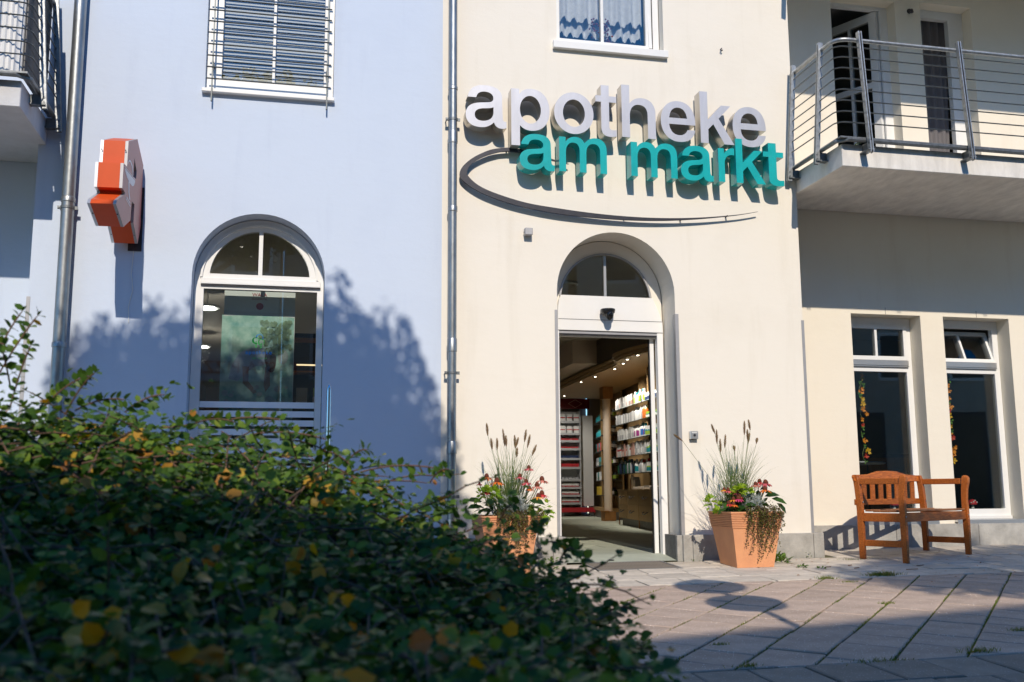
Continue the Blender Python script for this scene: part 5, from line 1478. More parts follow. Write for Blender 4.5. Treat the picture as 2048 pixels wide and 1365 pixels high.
def fountain_grass(cx, cy, z, spikes, lab, seed):
    t = thing('fountain_grass', lab, 'grass', (cx, cy, z))
    strip_grass('blades', t, (cx, cy + .03, z), 190, .32, .78, .33, .0030, BLADE, .38, seed)
    strip_grass('blades', t, (cx, cy + .03, z), 80, .25, .5, .52, .0026, BLADE, .9, seed + 1)
    st = MB()
    for (x1, z1), (x0, z0) in spikes:
        y = cy + rnd.uniform(-.08, .12)
        st.tube([(cx + (x0 - cx) * .12, cy + .03, z), (cx + (x0 - cx) * .55, y * .6 + cy * .4, z + (z0 - z) * .55), (x0, y, z0)], .0018, 4, cap=False)
        # seed head: dense bristles round an axis
        n_ = 330; r_ = np.random.default_rng(int(1000 * (x1 + z1)))
        A, B = np.array((x0, y, z0)), np.array((x1, y + .01, z1)); ax = B - A; Ls = np.linalg.norm(ax)
        s = r_.uniform(0, 1, n_); a = r_.uniform(0, 2 * math.pi, n_)
        axn = ax / Ls; e1 = np.cross(axn, (0, 1, 0)); e1 /= np.linalg.norm(e1); e2 = np.cross(axn, e1)
        rad = np.cos(a)[:, None] * e1 + np.sin(a)[:, None] * e2
        env = np.sin(np.clip(s * .9 + .1, 0, 1) * math.pi) ** .5
        P = A + s[:, None] * ax; T_ = P + rad * (.018 * env)[:, None] + axn * .022
        sd = np.cross(rad, axn) * .002
        V = np.concatenate([P - sd, P + sd, T_], axis=1).reshape(-1, 3); F = np.arange(3 * n_).reshape(-1, 3)
        npmesh('seed_head', V, F, SEED, t, np.repeat(r_.random(n_), 3))
        c_ = MB().tube([tuple(A), tuple(A + ax * .5), tuple(B)], [.004, .0085, .003], 6); c_.build('seed_core', M['stem'], t)
    st.build('stalks', M['grassstem'], t)
    return t
def leafy(name, cat, lab, P, D, UP, size, mtl, base, width=1.0, nm='leaves', shape=LEAF_V, tri=LEAF_T):
    t = thing(name, lab, cat, base)
    V, F = leaf_cloud(np.array(P), np.array(D), np.array(UP), np.array(size), width, shape, tri)
    k = len(shape)
    o = npmesh(nm, V, F, mtl, t, np.repeat(rng.random(len(P)), k)); o['kind'] = 'stuff'
    return t
LOBED = np.array([(0, 0, 0), (0, .45, .02), (-.30, .12, .0), (-.52, .30, -.06), (-.30, .42, .02), (-.48, .74, -.05), (-.17, .70, .03), (0, 1.02, -.08), (.17, .70, .03), (.48, .74, -.05), (.30, .42, .02), (.52, .30, -.06), (.30, .12, 0)])
LOBED_T = np.array([(0, 1, 2), (1, 4, 2), (2, 4, 3), (1, 6, 4), (4, 6, 5), (1, 8, 6), (6, 8, 7), (1, 10, 8), (8, 10, 9), (1, 12, 10), (10, 12, 11), (0, 12, 1)])
def scatter(c, r, n, out=.8, upb=.5, seed=0, drop=0.0):
    q = np.random.default_rng(seed); P = []; D = []; U = []
    for i in range(n):
        v = q.normal(size=3); v /= np.linalg.norm(v); v[2] = abs(v[2]) * (1 if q.random() > drop else -1)
        k = q.uniform(.55, 1.0)
        P.append((c[0] + v[0] * r[0] * k, c[1] + v[1] * r[1] * k, c[2] + v[2] * r[2] * k))
        d = v * out + q.normal(size=3) * .35 + np.array((0, -.15, -.25)); D.append(d)
        u = np.array((0, -.35, upb + .4)) + v * .5 + q.normal(size=3) * .3; U.append(u)
    return P, D, U
def trailing(cx, cy, zt, x0, x1, nst, maxd, lab, seed, wt=.26):
    """wiry stems spilling over the front rim with tiny round leaves"""
    q = np.random.default_rng(seed)
    t = thing('trailing_plant', lab, 'plant', (cx, cy - wt, zt))
    st = MB(); P = []; D = []; U = []; S = []
    yf = cy - wt
    mid = (x0 + x1) / 2
    for i in range(nst):
        x = q.uniform(x0 - .02, x1 + .03); x = min(max(x, x0 - .05), x1 + .05)
        L = maxd * min(1, abs(q.normal(.1, .48)) + .05) * (1 - .35 * abs(x - mid) / (x1 - x0) * 2)
        p = np.array((x, yf + q.uniform(.02, .12), zt + q.uniform(.01, .05))); pts = [tuple(p)]
        n_ = max(3, int(L / .03)); xx = x
        for j in range(n_):
            s = (j + 1) / n_; zc = zt + .015 - L * s; xx += q.normal() * .008
            slope = .14 * (zt - zc)
            pts.append((xx, yf - .012 + slope - abs(q.normal()) * .012, zc))
        st.tube(pts, .0012, 3, cap=False)
        nl = int(L / .013) + 4
        for j in range(nl):
            s = q.random() ** (1.0) * (len(pts) - 1.001); a = int(s); b = s - a
            pp = np.array(pts[a]) * (1 - b) + np.array(pts[a + 1]) * b
            P.append(pp + q.normal(size=3) * .006); D.append(np.array((q.normal(), -.5, q.normal() * .8 - .2))); U.append(np.array((q.normal() * .5, -1, .6 + q.normal() * .4))); S.append(q.uniform(.008, .0145))
    for j in range(260):                                  # the dense mat on top
        x = q.uniform(x0 - .02, x1 + .02); P.append(np.array((x, yf + q.uniform(-.03, .20), zt + abs(q.normal()) * .035))); D.append(q.normal(size=3)); U.append(np.array((0, -.4, 1)) + q.normal(size=3) * .5); S.append(q.uniform(.009, .016))
    st.build('stems', M['stem'], t)
    V, F = leaf_cloud(np.array(P), np.array(D), np.array(U), np.array(S), 1.2)
    o = npmesh('leaves', V, F, TRAIL, t, np.repeat(q.random(len(P)), 8)); o['kind'] = 'stuff'
def silver_bush(c, r, lab, seed):
    q = np.random.default_rng(seed); t = thing('silver_bush', lab, 'plant', c); V = []; F = []; T = []
    def tw(p, d, l, w_, dep):
        e = p + d * l; sd = np.cross(d, (0.2, 1, .1)); sd /= np.linalg.norm(sd); o_ = len(V)
        s2 = np.cross(d, sd)
        V.extend([p - sd * w_, p + sd * w_, e + sd * w_ * .7, e - sd * w_ * .7, p - s2 * w_, p + s2 * w_, e + s2 * w_ * .7, e - s2 * w_ * .7]); F.extend([(o_, o_ + 1, o_ + 2, o_ + 3), (o_ + 4, o_ + 5, o_ + 6, o_ + 7)]); T.extend([q.random()] * 8)
        if dep > 0:
            for _ in range(3):
                n_ = d + q.normal(size=3) * .75; n_ /= np.linalg.norm(n_); tw(p + d * l * q.uniform(.4, 1), n_, l * .6, w_ * .85, dep - 1)
    for i in range(150):
        v = q.normal(size=3); v[2] = abs(v[2]) + .1; v /= np.linalg.norm(v)
        tw(np.array(c) + v * np.array(r) * q.uniform(.1, .72), v, .045, .0017, 2)
    o = npmesh('twigs', V, F, SILVER, t, T); o['kind'] = 'stuff'

SP1 = list(zip([(1.715, 1.248), (1.74, 1.113), (1.801, 1.113), (1.863, 1.198), (1.881, 1.139), (1.953, 1.139), (2.014, 1.127), (2.052, 1.187), (2.007, 1.038), (2.087, 1.144), (2.165, 1.06)],
   [(1.723, 1.151), (1.75, 1.029), (1.8, 1.025), (1.878, 1.059), (1.883, 1.054), (1.956, 1.038), (1.993, 1.055), (2.035, 1.093), (2.001, 0.962), (2.063, 1.043), (2.126, 0.975)]))
SP2 = list(zip([(3.875, 1.259), (3.907, 1.207), (3.958, 1.126), (4.037, 1.167), (4.184, 1.291), (4.203, 1.297), (4.199, 1.209), (4.285, 1.187), (4.333, 1.134), (3.517, 1.17), (4.076, 1.057)],
   [(3.897, 1.184), (3.902, 1.091), (3.955, 1.01), (4.022, 1.057), (4.174, 1.174), (4.21, 1.215), (4.195, 1.116), (4.259, 1.093), (4.319, 1.093), (3.587, 1.118), (4.078, 1.022)]))
cx1, cx2, cy = 1.863, 4.145, -.50
planter(cx1, cy, .452, 'tapered terracotta pot left of the door, half hidden by the hedge', 1)
planter(cx2, cy, .464, 'tapered square terracotta pot with ribbed band right of the door', 2)
fountain_grass(cx1 + .06, cy + .02, .42, SP1, 'tall fountain grass with bristly seed heads in the left pot', 21)
fountain_grass(cx2 - .06, cy + .02, .43, SP2, 'tall fountain grass with bristly seed heads in the right pot', 31)
def coneflowers(cx, lab, fl, seed, leaves):
    t = thing('coneflowers', lab, 'flowers', (cx, cy, .43))
    for (x, z, col, y, r_) in fl: flower(t, x, y, z - .012, col, r_, root=(cx + (x - cx) * .4, cy - .03, .44))
    P, D, U = scatter((cx, cy, .47), (.24, .2, .15), 90, seed=seed)
    S = rng.uniform(.05, .11, len(P))
    for (x, y, z, dx, dy, dz, s_) in leaves: P.append((x, y, z)); D.append(np.array((dx, dy, dz))); U.append(np.array((0, -.6, .8))); S = np.append(S, s_)
    V, F = leaf_cloud(np.array(P), np.array(D), np.array(U), S, .62)
    o = npmesh('leaves', V, F, GREEN, t, np.repeat(rng.random(len(P)), 8)); o['kind'] = 'stuff'
coneflowers(cx1, 'orange and pink coneflowers in the left pot', [(1.691, .794, 'orange', -.55, .046), (1.776, .752, 'orange', -.58, .054), (2.078, .872, 'pink', -.52, .04), (1.994, .797, 'pink', -.53, .042), (2.045, .747, 'pink', -.56, .044), (2.193, .767, 'salmon', -.54, .05), (2.138, .713, 'salmon', -.58, .05), (1.632, .736, 'red', -.52, .025), (2.176, .642, 'red', -.6, .05), (2.133, .622, 'amber', -.64, .045), (1.678, .666, 'red', -.56, .045), (2.07, .69, 'orange', -.58, .035)], 5,
    [(1.66, -.5, .57, -1, -.3, .1, .15), (1.64, -.55, .53, -1, -.2, -.1, .13), (1.95, -.62, .60, -.6, -1, .2, .13), (2.05, -.66, .58, .9, -.7, -.25, .15), (1.85, -.62, .64, .8, -.8, -.1, .12), (1.80, -.6, .63, -.4, -1, -.2, .12), (2.0, -.6, .70, .3, -.8, -.1, .1)])
coneflowers(cx2, 'pink and orange coneflowers in the right pot', [(4.277, .742, 'red', -.56, .044), (4.306, .730, 'pink', -.62, .05), (4.343, .727, 'salmon', -.56, .046), (4.225, .717, 'salmon', -.58, .042), (4.279, .672, 'orange', -.66, .05), (3.901, .673, 'amber', -.6, .032), (3.922, .664, 'pink', -.64, .042), (4.003, .589, 'magenta', -.68, .046), (3.962, .583, 'amber', -.66, .04), (3.906, .545, 'red', -.68, .042), (3.943, .540, 'orange', -.7, .038), (4.036, .61, 'red', -.64, .03), (4.025, .642, 'pink', -.6, .03)], 6,
    [(4.30, -.6, .60, .9, -.4, .1, .14), (4.36, -.62, .58, 1, -.3, -.35, .15), (4.40, -.64, .54, .8, -.2, -.9, .13), (3.93, -.66, .53, -.8, -.6, -.2, .13), (3.96, -.68, .50, .6, -.8, .0, .12), (4.28, -.55, .66, .7, -.5, .3, .08), (4.33, -.55, .63, .8, -.2, .1, .08), (4.05, -.7, .52, .9, -.4, .05, .11)])
def lime(cx, cz, r, n, lab, seed, drop=.0, y=None):
    P, D, U = scatter((cx, y if y is not None else cy - .12, cz), r, n, seed=seed, drop=drop)
    leafy('lime_foliage', 'plant', lab, P, D, U, np.random.default_rng(seed).uniform(.038, .062, n), LIME, (cx, cy, cz), 1.0, shape=LOBED, tri=LOBED_T)
lime(1.70, .60, (.11, .12, .10), 64, 'lime green lobed foliage on the left side of the left pot', 41)
lime(2.16, .48, (.10, .10, .12), 60, 'lime green lobed foliage spilling over the right of the left pot', 42, drop=.5)
lime(4.06, .64, (.11, .09, .06), 50, 'lime green lobed foliage in the middle of the right pot', 43)
lime(3.84, .53, (.08, .10, .06), 34, 'yellow green small foliage at the left rim of the right pot', 44, drop=.2, y=-.48)
silver_bush((1.914, -.64, .485), (.14, .12, .15), 'silvery wiry cushion bush at the front of the left pot', 51)
silver_bush((4.165, -.62, .50), (.11, .11, .13), 'silvery wiry cushion bush in the right pot', 52)
trailing(cx1, cy, .462, 1.76, 2.12, 95, .34, 'trailing wire vine spilling down the left pot', 61)
trailing(cx2, cy, .474, 4.06, 4.36, 85, .50, 'trailing wire vine spilling down the front of the right pot', 62)

# weeds in the joints and at the foot of the wall
WEED = leafmat('weed_leaf', [(0, (.06, .13, .02)), (1, (.16, .26, .05))])
def weed(x, y, r, n, lab, h=.05, seed=0, size=.035):
    q = np.random.default_rng(seed + 900); z = gz(x, y)
    P = []; D = []; U = []
    for i in range(n):
        a = q.uniform(0, 6.28); rr = r * math.sqrt(q.random()) * .6
        P.append((x + rr * math.cos(a), y + rr * math.sin(a), z - .008 + q.random() * h * .6)); D.append(np.array((math.cos(a), math.sin(a), .5 + q.normal() * .4))); U.append(np.array((0, 0, 1)) + q.normal(size=3) * .25)
    t = leafy('weed', 'weed', lab, P, D, U, q.uniform(size * .6, size * 1.3, n), WEED, (x, y, z), .62)
    return t
weed(4.50, -.30, .16, 60, 'green weed with pink flowers growing behind the right pot', .14, 1, .055)
weed(4.58, -.36, .12, 24, 'spreading green weed between the right pot and the plinth', .05, 2, .07)
weed(4.55, -.78, .07, 22, 'small weed in the paving joint right of the pot', .04, 3)
weed(4.66, -.92, .06, 18, 'flat weed in the paving joint near the pot', .03, 4, .03)
weed(5.02, -.05, .04, 16, 'small weed at the foot of the plinth corner', .08, 5, .02)
weed(2.30, -.35, .12, 60, 'flowering weed between the left pot and the door step', .16, 6, .035)
for k, (x, y) in enumerate(((3.80, -.05), (3.88, -.05), (4.70, -.05), (4.78, -.05))): weed(x, y, .02, 9, ('tiny weed below the plinth left of the right pot', 'tiny weed below the plinth close to the pot', 'tiny weed below the plinth right of the pot', 'tiny weed below the plinth towards its corner')[k], .03, 10 + k, .016)
pk = MB()
for (x, y, z) in ((4.45, -.36, .10), (4.42, -.33, .02), (4.47, -.4, .13)):
    for a in range(5):
        c, s = math.cos(a * 1.257), math.sin(a * 1.257); pk.add([(x, y, z), (x + .012 * c - .006 * s, y - .004, z + .012 * s + .006 * c), (x + .02 * c, y - .003, z + .02 * s), (x + .012 * c + .006 * s, y - .004, z + .012 * s - .006 * c)], [(0, 1, 2, 3)])
t = thing('petunia_blossom', 'magenta blossoms beside the right pot', 'flowers', (4.45, -.36, 0)); pk.build('petals', PET['magenta'], t, recalc=False)
GRASST = leafmat('joint_grass', [(0, (.07, .12, .02)), (.6, (.14, .20, .03)), (1, (.32, .27, .08))])
def tuft(x, y, n, r, h, lab, seed):
    t = thing('grass_tuft', lab, 'grass tuft', (x, y, gz(x, y)))
    q = np.random.default_rng(seed); V = []; F = []; T = []
    for i in range(n):
        a = q.uniform(0, 6.28); px, py = x + q.normal() * r, y + q.normal() * r * .35; hh = h * q.uniform(.4, 1.1); o_ = len(V); tv = q.random()
        lx, ly = math.cos(a) * hh * .7, math.sin(a) * hh * .7; z = gz(px, py) - .012
        V += [(px - .002, py, z), (px + .002, py, z), (px + lx * .5 + .0015, py + ly * .5, z + hh * .7), (px + lx * .5 - .0015, py + ly * .5, z + hh * .7), (px + lx, py + ly, z + hh * .95), (px + lx, py + ly, z + hh * .95)]
        F += [(o_, o_ + 1, o_ + 2, o_ + 3), (o_ + 3, o_ + 2, o_ + 4, o_ + 5)]; T += [tv] * 6
    o = npmesh('blades', V, F, GRASST, t, T); o['kind'] = 'stuff'
for i, (x, y, n, r, h, lab) in enumerate(((4.95, -1.42, 260, .06, .035, 'thick green grass tuft on the edge of the reddish pavers before the bench'), (4.38, -1.50, 90, .04, .03, 'yellowish grass tuft in the joint below the right pot'), (4.45, -1.73, 50, .04, .022, 'thin grass tuft in a long joint of the reddish pavers'), (5.33, -.33, 70, .07, .015, 'flat moss patch by the left front bench leg'), (5.62, -.30, 60, .06, .015, 'flat moss patch under the bench seat'),
        (4.13, -2.74, 60, .03, .022, 'small tuft midway along a sunlit paver joint'), (3.68, -4.28, 90, .05, .03, 'dark tuft at the seam with the dark slabs, right side'), (4.33, -3.81, 60, .03, .025, 'dark tuft in a shaded joint at the right'), (2.3, -4.33, 60, .03, .025, 'small tuft at the seam with the dark slabs, near the hedge'), (2.4, -3.78, 40, .02, .02, 'tiny tuft in a shaded joint near the hedge'), (3.05, -4.37, 110, .07, .02, 'mossy tuft at the seam with the dark slabs, middle'))):
    tuft(x, y, int(n * 1.5), r * 1.15, h * 1.45, lab, 70 + i)
# moss cushions along the long joints
q = np.random.default_rng(77); V = []; F = []; T = []
for k in range(-11, 11):
    c1 = -3.906 - .331 * k
    for s in np.arange(-4.5, 5.5, .006):
        p = dd * s + nn * c1
        if not (YD < p.y < YB and 1.4 < p.x < 7): continue
        if math.sin(s * 3.1 + k * 2.3) + math.sin(s * 7.7 + k) + q.normal() * .8 < .1: continue
        px, py = p.x + q.normal() * .003, p.y + q.normal() * .003; z = gz(px, py) - .010; hh = q.uniform(.008, .022); a = q.uniform(0, 6.28); o_ = len(V); w_ = .003
        V += [(px - w_ * math.cos(a), py - w_ * math.sin(a), z), (px + w_ * math.cos(a), py + w_ * math.sin(a), z), (px + q.normal() * .004, py + q.normal() * .004, z + hh)]; F.append((o_, o_ + 1, o_ + 2)); T += [q.random() * .9] * 3
o = npmesh('joint_moss', V, F, GRASST, pavement, T); o['kind'] = 'stuff'
# fallen leaves and bark bits on the paving
LIT = leafmat('fallen_leaf', [(0, (.20, .08, .03)), (.6, (.32, .16, .06)), (1, (.42, .27, .10))])
n_ = 120
P = np.stack([q.uniform(4.2, 7.2, n_), q.uniform(-1.9, .3, n_), np.zeros(n_)], axis=1); P[:, 2] = SL * (P[:, 0] - X0G) + SY * P[:, 1] + .004
a = q.uniform(0, 6.28, n_); D = np.stack([np.cos(a), np.sin(a), np.zeros(n_)], axis=1); U = np.tile((0, 0, 1.0), (n_, 1)) + q.normal(size=(n_, 3)) * .2
V, F = leaf_cloud(P, D, U, q.uniform(.012, .035, n_), .6)
o = npmesh('leaf_litter', V, F, LIT, None, np.repeat(q.random(n_), 8)); o['kind'] = 'stuff'
tw = MB()
for (x, y, l, a) in ((4.95, -.98, .07, .4), (5.35, -1.16, .11, -.1), (5.6, -.95, .08, .2), (5.0, -.80, .06, .5), (4.75, -.85, .05, .1), (6.3, -.9, .05, .8)):
    tw.bar((x, y, gz(x, y) + .006), (x + l * math.cos(a), y + l * math.sin(a), gz(x, y) + .008), .008, .006)
o = tw.build('bark_bits', mat('bark_bits', (.28, .13, .06), .8, var=.3), None); o['kind'] = 'stuff'

# ================================================================== THE HEDGE IN FRONT
# surface of the mound: outline of its crest, seen from the street side, and its near slope
CAMP = Vector((0, -9.2, .66))
def dirpx(px, py):
    d = _w + _R * ((px - 1024) / 1991.1) - _U * ((py - 682.5) / 1991.1)
    return d / math.hypot(d.x, d.y)
CREST = [(-420, 845), (-150, 838), (0, 838), (90, 848), (200, 852), (300, 858), (400, 872), (520, 898), (650, 942), (760, 988), (870, 1054), (960, 1114), (1040, 1154), (1100, 1176), (1145, 1202), (1185, 1244), (1215, 1295), (1255, 1345), (1292, 1410), (1330, 1500), (1390, 1620)]
def crest(px):
    for (a, b), (c, d_) in zip(CREST, CREST[1:]):
        if a <= px <= c: return b + (d_ - b) * (px - a) / (c - a)
    return CREST[0][1] if px < CREST[0][0] else CREST[-1][1]
def crest_d(px): return 3.35 - .25 * max(0, min(1, (px - 500) / 400)) - .5 * max(0, min(1, (px - 900) / 420))
NEAR = 1.12
def mound(px, s):
    """s = 0 at the near foot, 1 at the crest, up to 1.6 on the far side"""
    D_ = crest_d(px); yc = crest(px)
    if s <= 1:
        d = NEAR + (D_ - NEAR) * s
        y = yc + (1530 - yc) * (1 - s) ** 1.25 * (1 - .0 * s)
        if yc > 1450: y = yc + 60 * (1 - s)
        v = dirpx(px, y); p = CAMP + v * d
    else:
        v = dirpx(px, yc); p = CAMP + v * D_
        e = (s - 1)
        p = p + Vector((v.x, v.y, 0)) * (e * 1.6) + Vector((0, 0, -e * e * 2.4))
    k = min(1, 4 * abs(1 - s)) if s < 1 else .3
    p.z += k * (.045 * math.sin(p.x * 9.3 + 1.7 * math.sin(p.y * 6.1)) * math.sin(p.y * 10.7 + 1.3 * math.sin(p.x * 5.2)) + .02 * math.sin(p.x * 23 + p.y * 17))
    return p
BL = [(0, (.028, .07, .013)), (.45, (.06, .125, .02)), (.75, (.10, .18, .025)), (.92, (.16, .24, .03)), (.955, (.20, .25, .04)), (.97, (.50, .32, .04)), (1, (.52, .22, .06))]
BUSHL = leafmat('hedge_leaf', BL, rough=.42, trans=.28)
BUSH1 = leafmat('hedge_leaf_single', BL, attr=False, rough=.36, trans=.28)
YELL = leafmat('yellow_leaf', [(0, (.42, .22, .02)), (.5, (.50, .30, .03)), (1, (.34, .13, .045))], attr=False, rough=.5, trans=.3)
hedge = thing('hedge', 'broad mound of small leaved shrub with some yellow leaves in the foreground', 'hedge', (-.4, -6.6, -.35))
q = np.random.default_rng(5)
P = []; D = []; U = []; S = []
stems = MB()
def crand(): return q.uniform(-420, 1345)
ntw = 0
def twig(px, s, lift, length, nl, size, sprig=None):
    """one shoot lying on the mound: stem plus leaves in two ranks"""
    p = np.array(mound(px, s)) + np.array((0, 0, lift))
    if sprig is None:
        length *= min(1, np.linalg.norm(p - np.array(CAMP)) / 2.6) * (.5 if px > 1120 else 1)
        if px > 1120: nl = max(5, nl // 2)
    if sprig is not None: d = np.array(sprig, float)
    else:
        a = q.uniform(0, 6.28); d = np.array((math.cos(a), math.sin(a) * .8, .15 + q.normal() * .25))
    d /= np.linalg.norm(d); pts = [p.copy()]; k = max(4, nl // 2)
    side = np.cross(d, (0, 0, 1)); side /= max(1e-6, np.linalg.norm(side))
    for j in range(k):
        d = d + q.normal(size=3) * .10 + np.array((0, 0, -.045)); d /= np.linalg.norm(d); p = p + d * (length / k); pts.append(p.copy())
        sd = np.cross(d, (0, 0, 1)); sd /= max(1e-6, np.linalg.norm(sd))
        for sg in (-1, 1):
            if q.random() < .08: continue
            P.append(p + sd * sg * .003); D.append(sd * sg + d * q.uniform(.3, .9) + np.array((0, 0, q.normal() * .3 + (.1 if sprig is None else .25)))); U.append(np.array((0, -.55, .8)) + q.normal(size=3) * .38); S.append(size * q.uniform(.5, 1.45) * (1 - .35 * j / k))
    P.append(p); D.append(d); U.append(np.array((0, 0, 1.0))); S.append(size * .6)
    return pts
for i in range(3100):
    px = crand(); s = min(1.0, q.random() ** .9 * 1.08)
    if q.random() < .16: s = 1 + q.random() * .55
    pts = twig(px, s, q.normal() * .026 - abs(q.normal()) * .03, q.uniform(.12, .30), int(q.integers(8, 15)),  .031)
    if i % 4 == 0: stems.tube([tuple(p) for p in pts], [.0022] * (len(pts) - 1) + [.001], 4, cap=False)
# loose inner layer so that no ground shows through
for i in range(14000):
    px = crand(); s = q.random() * 1.5
    p = np.array(mound(px, s)) + np.array((q.normal() * .03, q.normal() * .03, -.03 - abs(q.normal()) * .055)); P.append(p); D.append(q.normal(size=3) + np.array((0, 0, -.3))); U.append(np.array((0, -.7, .7)) + q.normal(size=3) * .55); S.append(q.uniform(.022, .036))
# dark tangle of inner wood and shade leaves below the skin of foliage
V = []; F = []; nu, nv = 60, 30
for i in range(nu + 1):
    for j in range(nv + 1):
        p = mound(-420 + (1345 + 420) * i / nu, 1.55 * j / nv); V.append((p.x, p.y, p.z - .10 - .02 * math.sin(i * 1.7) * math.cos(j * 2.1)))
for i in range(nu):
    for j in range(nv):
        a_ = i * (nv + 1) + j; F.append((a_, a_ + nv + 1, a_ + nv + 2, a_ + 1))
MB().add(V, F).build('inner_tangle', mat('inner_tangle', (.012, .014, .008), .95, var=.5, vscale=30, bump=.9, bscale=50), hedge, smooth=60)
# shoots standing out above the crest
def at(px, py, d): return np.array(CAMP + dirpx(px, py) * d)
SHOOT = [((-30, 800), (75, 632), 12), ((-20, 740), (45, 622), 8), ((20, 815), (62, 690), 10), ((-60, 700), (10, 690), 6), ((90, 812), (178, 752), 10), ((130, 830), (190, 745), 6), ((150, 822), (250, 800), 7), ((20, 770), (-10, 660), 8), ((420, 850), (560, 840), 8), ((500, 870), (655, 880), 10), ((560, 880), (668, 912), 8), ((380, 852), (470, 845), 7), ((720, 945), (876, 938), 8), ((640, 905), (700, 930), 6), ((860, 965), (900, 940), 5), ((1090, 1085), (1170, 1115), 6), ((1120, 1120), (1150, 1100), 5), ((1200, 1240), (1262, 1218), 6), ((1255, 1320), (1300, 1300), 5), ((1000, 1040), (1030, 1010), 5), ((1075, 1080), (1080, 1050), 5), ((250, 825), (330, 790), 6), ((690, 930), (735, 900), 5)]
for (a, b, nl) in SHOOT:
    dd_ = crest_d(max(-400, a[0])) - .05
    A, B = at(*a, dd_), at(*b, dd_ - .1 + q.uniform(-.1, .1))
    mid = (A + B) / 2 + np.array((0, 0, .03)); pts = [A * (1 - t) ** 2 + 2 * mid * t * (1 - t) + B * t * t for t in np.linspace(0, 1, nl + 1)]
    stems.tube([tuple(p) for p in pts], [.0026] * nl + [.0012], 5, cap=False)
    for j in range(1, nl + 1):
        d = pts[j] - pts[j - 1]; d /= np.linalg.norm(d); sd = np.cross(d, (0.3, 1, 0.2)); sd /= np.linalg.norm(sd)
        for sg in (-1, 1):
            P.append(pts[j]); D.append(sd * sg + d * .5 + q.normal(size=3) * .25); U.append(np.array((0, -.3, 1.0)) + q.normal(size=3) * .4); S.append(.029 * q.uniform(.75, 1.2))
    P.append(pts[-1]); D.append(pts[-1] - pts[-2]); U.append(np.array((0, 0, 1.0))); S.append(.02)
# long woody runners across the mound
for i in range(120):
    px = min(crand(), 1130); s = q.uniform(.05, .95); pts = []
    vx, vs_ = q.uniform(-50, 50), q.normal() * .05
    for j in range(8):
        pts.append(tuple(np.array(mound(min(max(px, -400), 1200), min(1.0, max(.02, s)))) + np.array((0, 0, .012 + .01 * math.sin(j)))))
        px += vx; s += vs_
    stems.tube(pts,   .0026, 5, cap=False)
stems.build('stems', M['stem'], hedge, smooth=60)
nlive = len(P)
for (px, s_) in [(60, .72), (470, .78), (395, .60), (600, .50), (590, .47), (955, .42), (1110, .45), (640, .80), (150, .95), (700, .86), (330, .25), (60, .45), (230, .18), (840, .30), (420, .42), (985, .7), (260, .62), (520, .33), (880, .72), (1010, .25), (130, .82), (300, .88)] + [(float(q.uniform(-20, 1080)), float(q.uniform(.12, .95))) for _ in range(26)]:
    p0 = np.array(mound(px, s_)) + np.array((0, 0, .02))
    for j in range(int(q.integers(2, 6))):
        P.append(p0 + q.normal(size=3) * .02); D.append(q.normal(size=3)); U.append(np.array((0, -.7, .6)) + q.normal(size=3) * .4); S.append(q.uniform(.030, .054))
P = np.array(P); D = np.array(D); U = np.array(U); S = np.array(S); n = len(P)
tint = q.random(n) ** 1.1 * .95
old = q.random(n) < .02; tint[old] = q.uniform(.965, 1.0, old.sum()); tint[nlive:] = q.uniform(.966, 1.0, n - nlive)
# the leaves that show largest become leaves of their own
rel = P - np.array(CAMP); dist = np.linalg.norm(rel, axis=1)
fx = 1024 + 1991 * (rel @ np.array(_R)) / (rel @ np.array(_w)); fy = 682.5 - 1991 * (rel @ np.array(_U)) / (rel @ np.array(_w))
inframe = (fx > 5) & (fx < 2040) & (fy > 600) & (fy < 1360)
# height above the neighbours decides what is on top
cell = {}
for i in range(n):
    if inframe[i]:
        k = (int(fx[i] // 34), int(fy[i] // 34))
        if k not in cell or dist[i] < dist[cell[k]]: cell[k] = i
vis = sorted(cell.values(), key=lambda i: -S[i] / dist[i])[:290]
single = np.zeros(n, bool); single[vis] = True
V, F = leaf_cloud(P[~single], D[~single], U[~single], S[~single], q.uniform(.68, 1.08, int((~single).sum())))
o = npmesh('foliage', V, F, BUSHL, hedge, np.repeat(tint[~single], 8)); o['kind'] = 'stuff'
lm = bpy.data.meshes.new('leaf'); lm.from_pydata([tuple(v * np.array((.92, 1, 1))) for v in LEAF_V], [], [tuple(f) for f in LEAF_T]); lm.materials.append(BUSH1); lm.update()
ly = lm.copy(); ly.materials.clear(); ly.materials.append(YELL)
A = frames(D[vis], U[vis]); ho = np.array(OFF[hedge.name])
for j, i in enumerate(vis):
    o = bpy.data.objects.new('leaf', ly if tint[i] > .964 or j % 37 == 5 else lm); o.parent = hedge
    mt = Matrix([[float(A[j][r_][c_] * S[i]) for c_ in range(3)] for r_ in range(3)]).to_4x4(); mt.translation = Vector((P[i] - ho).tolist())
    o.matrix_local = mt; link(o)

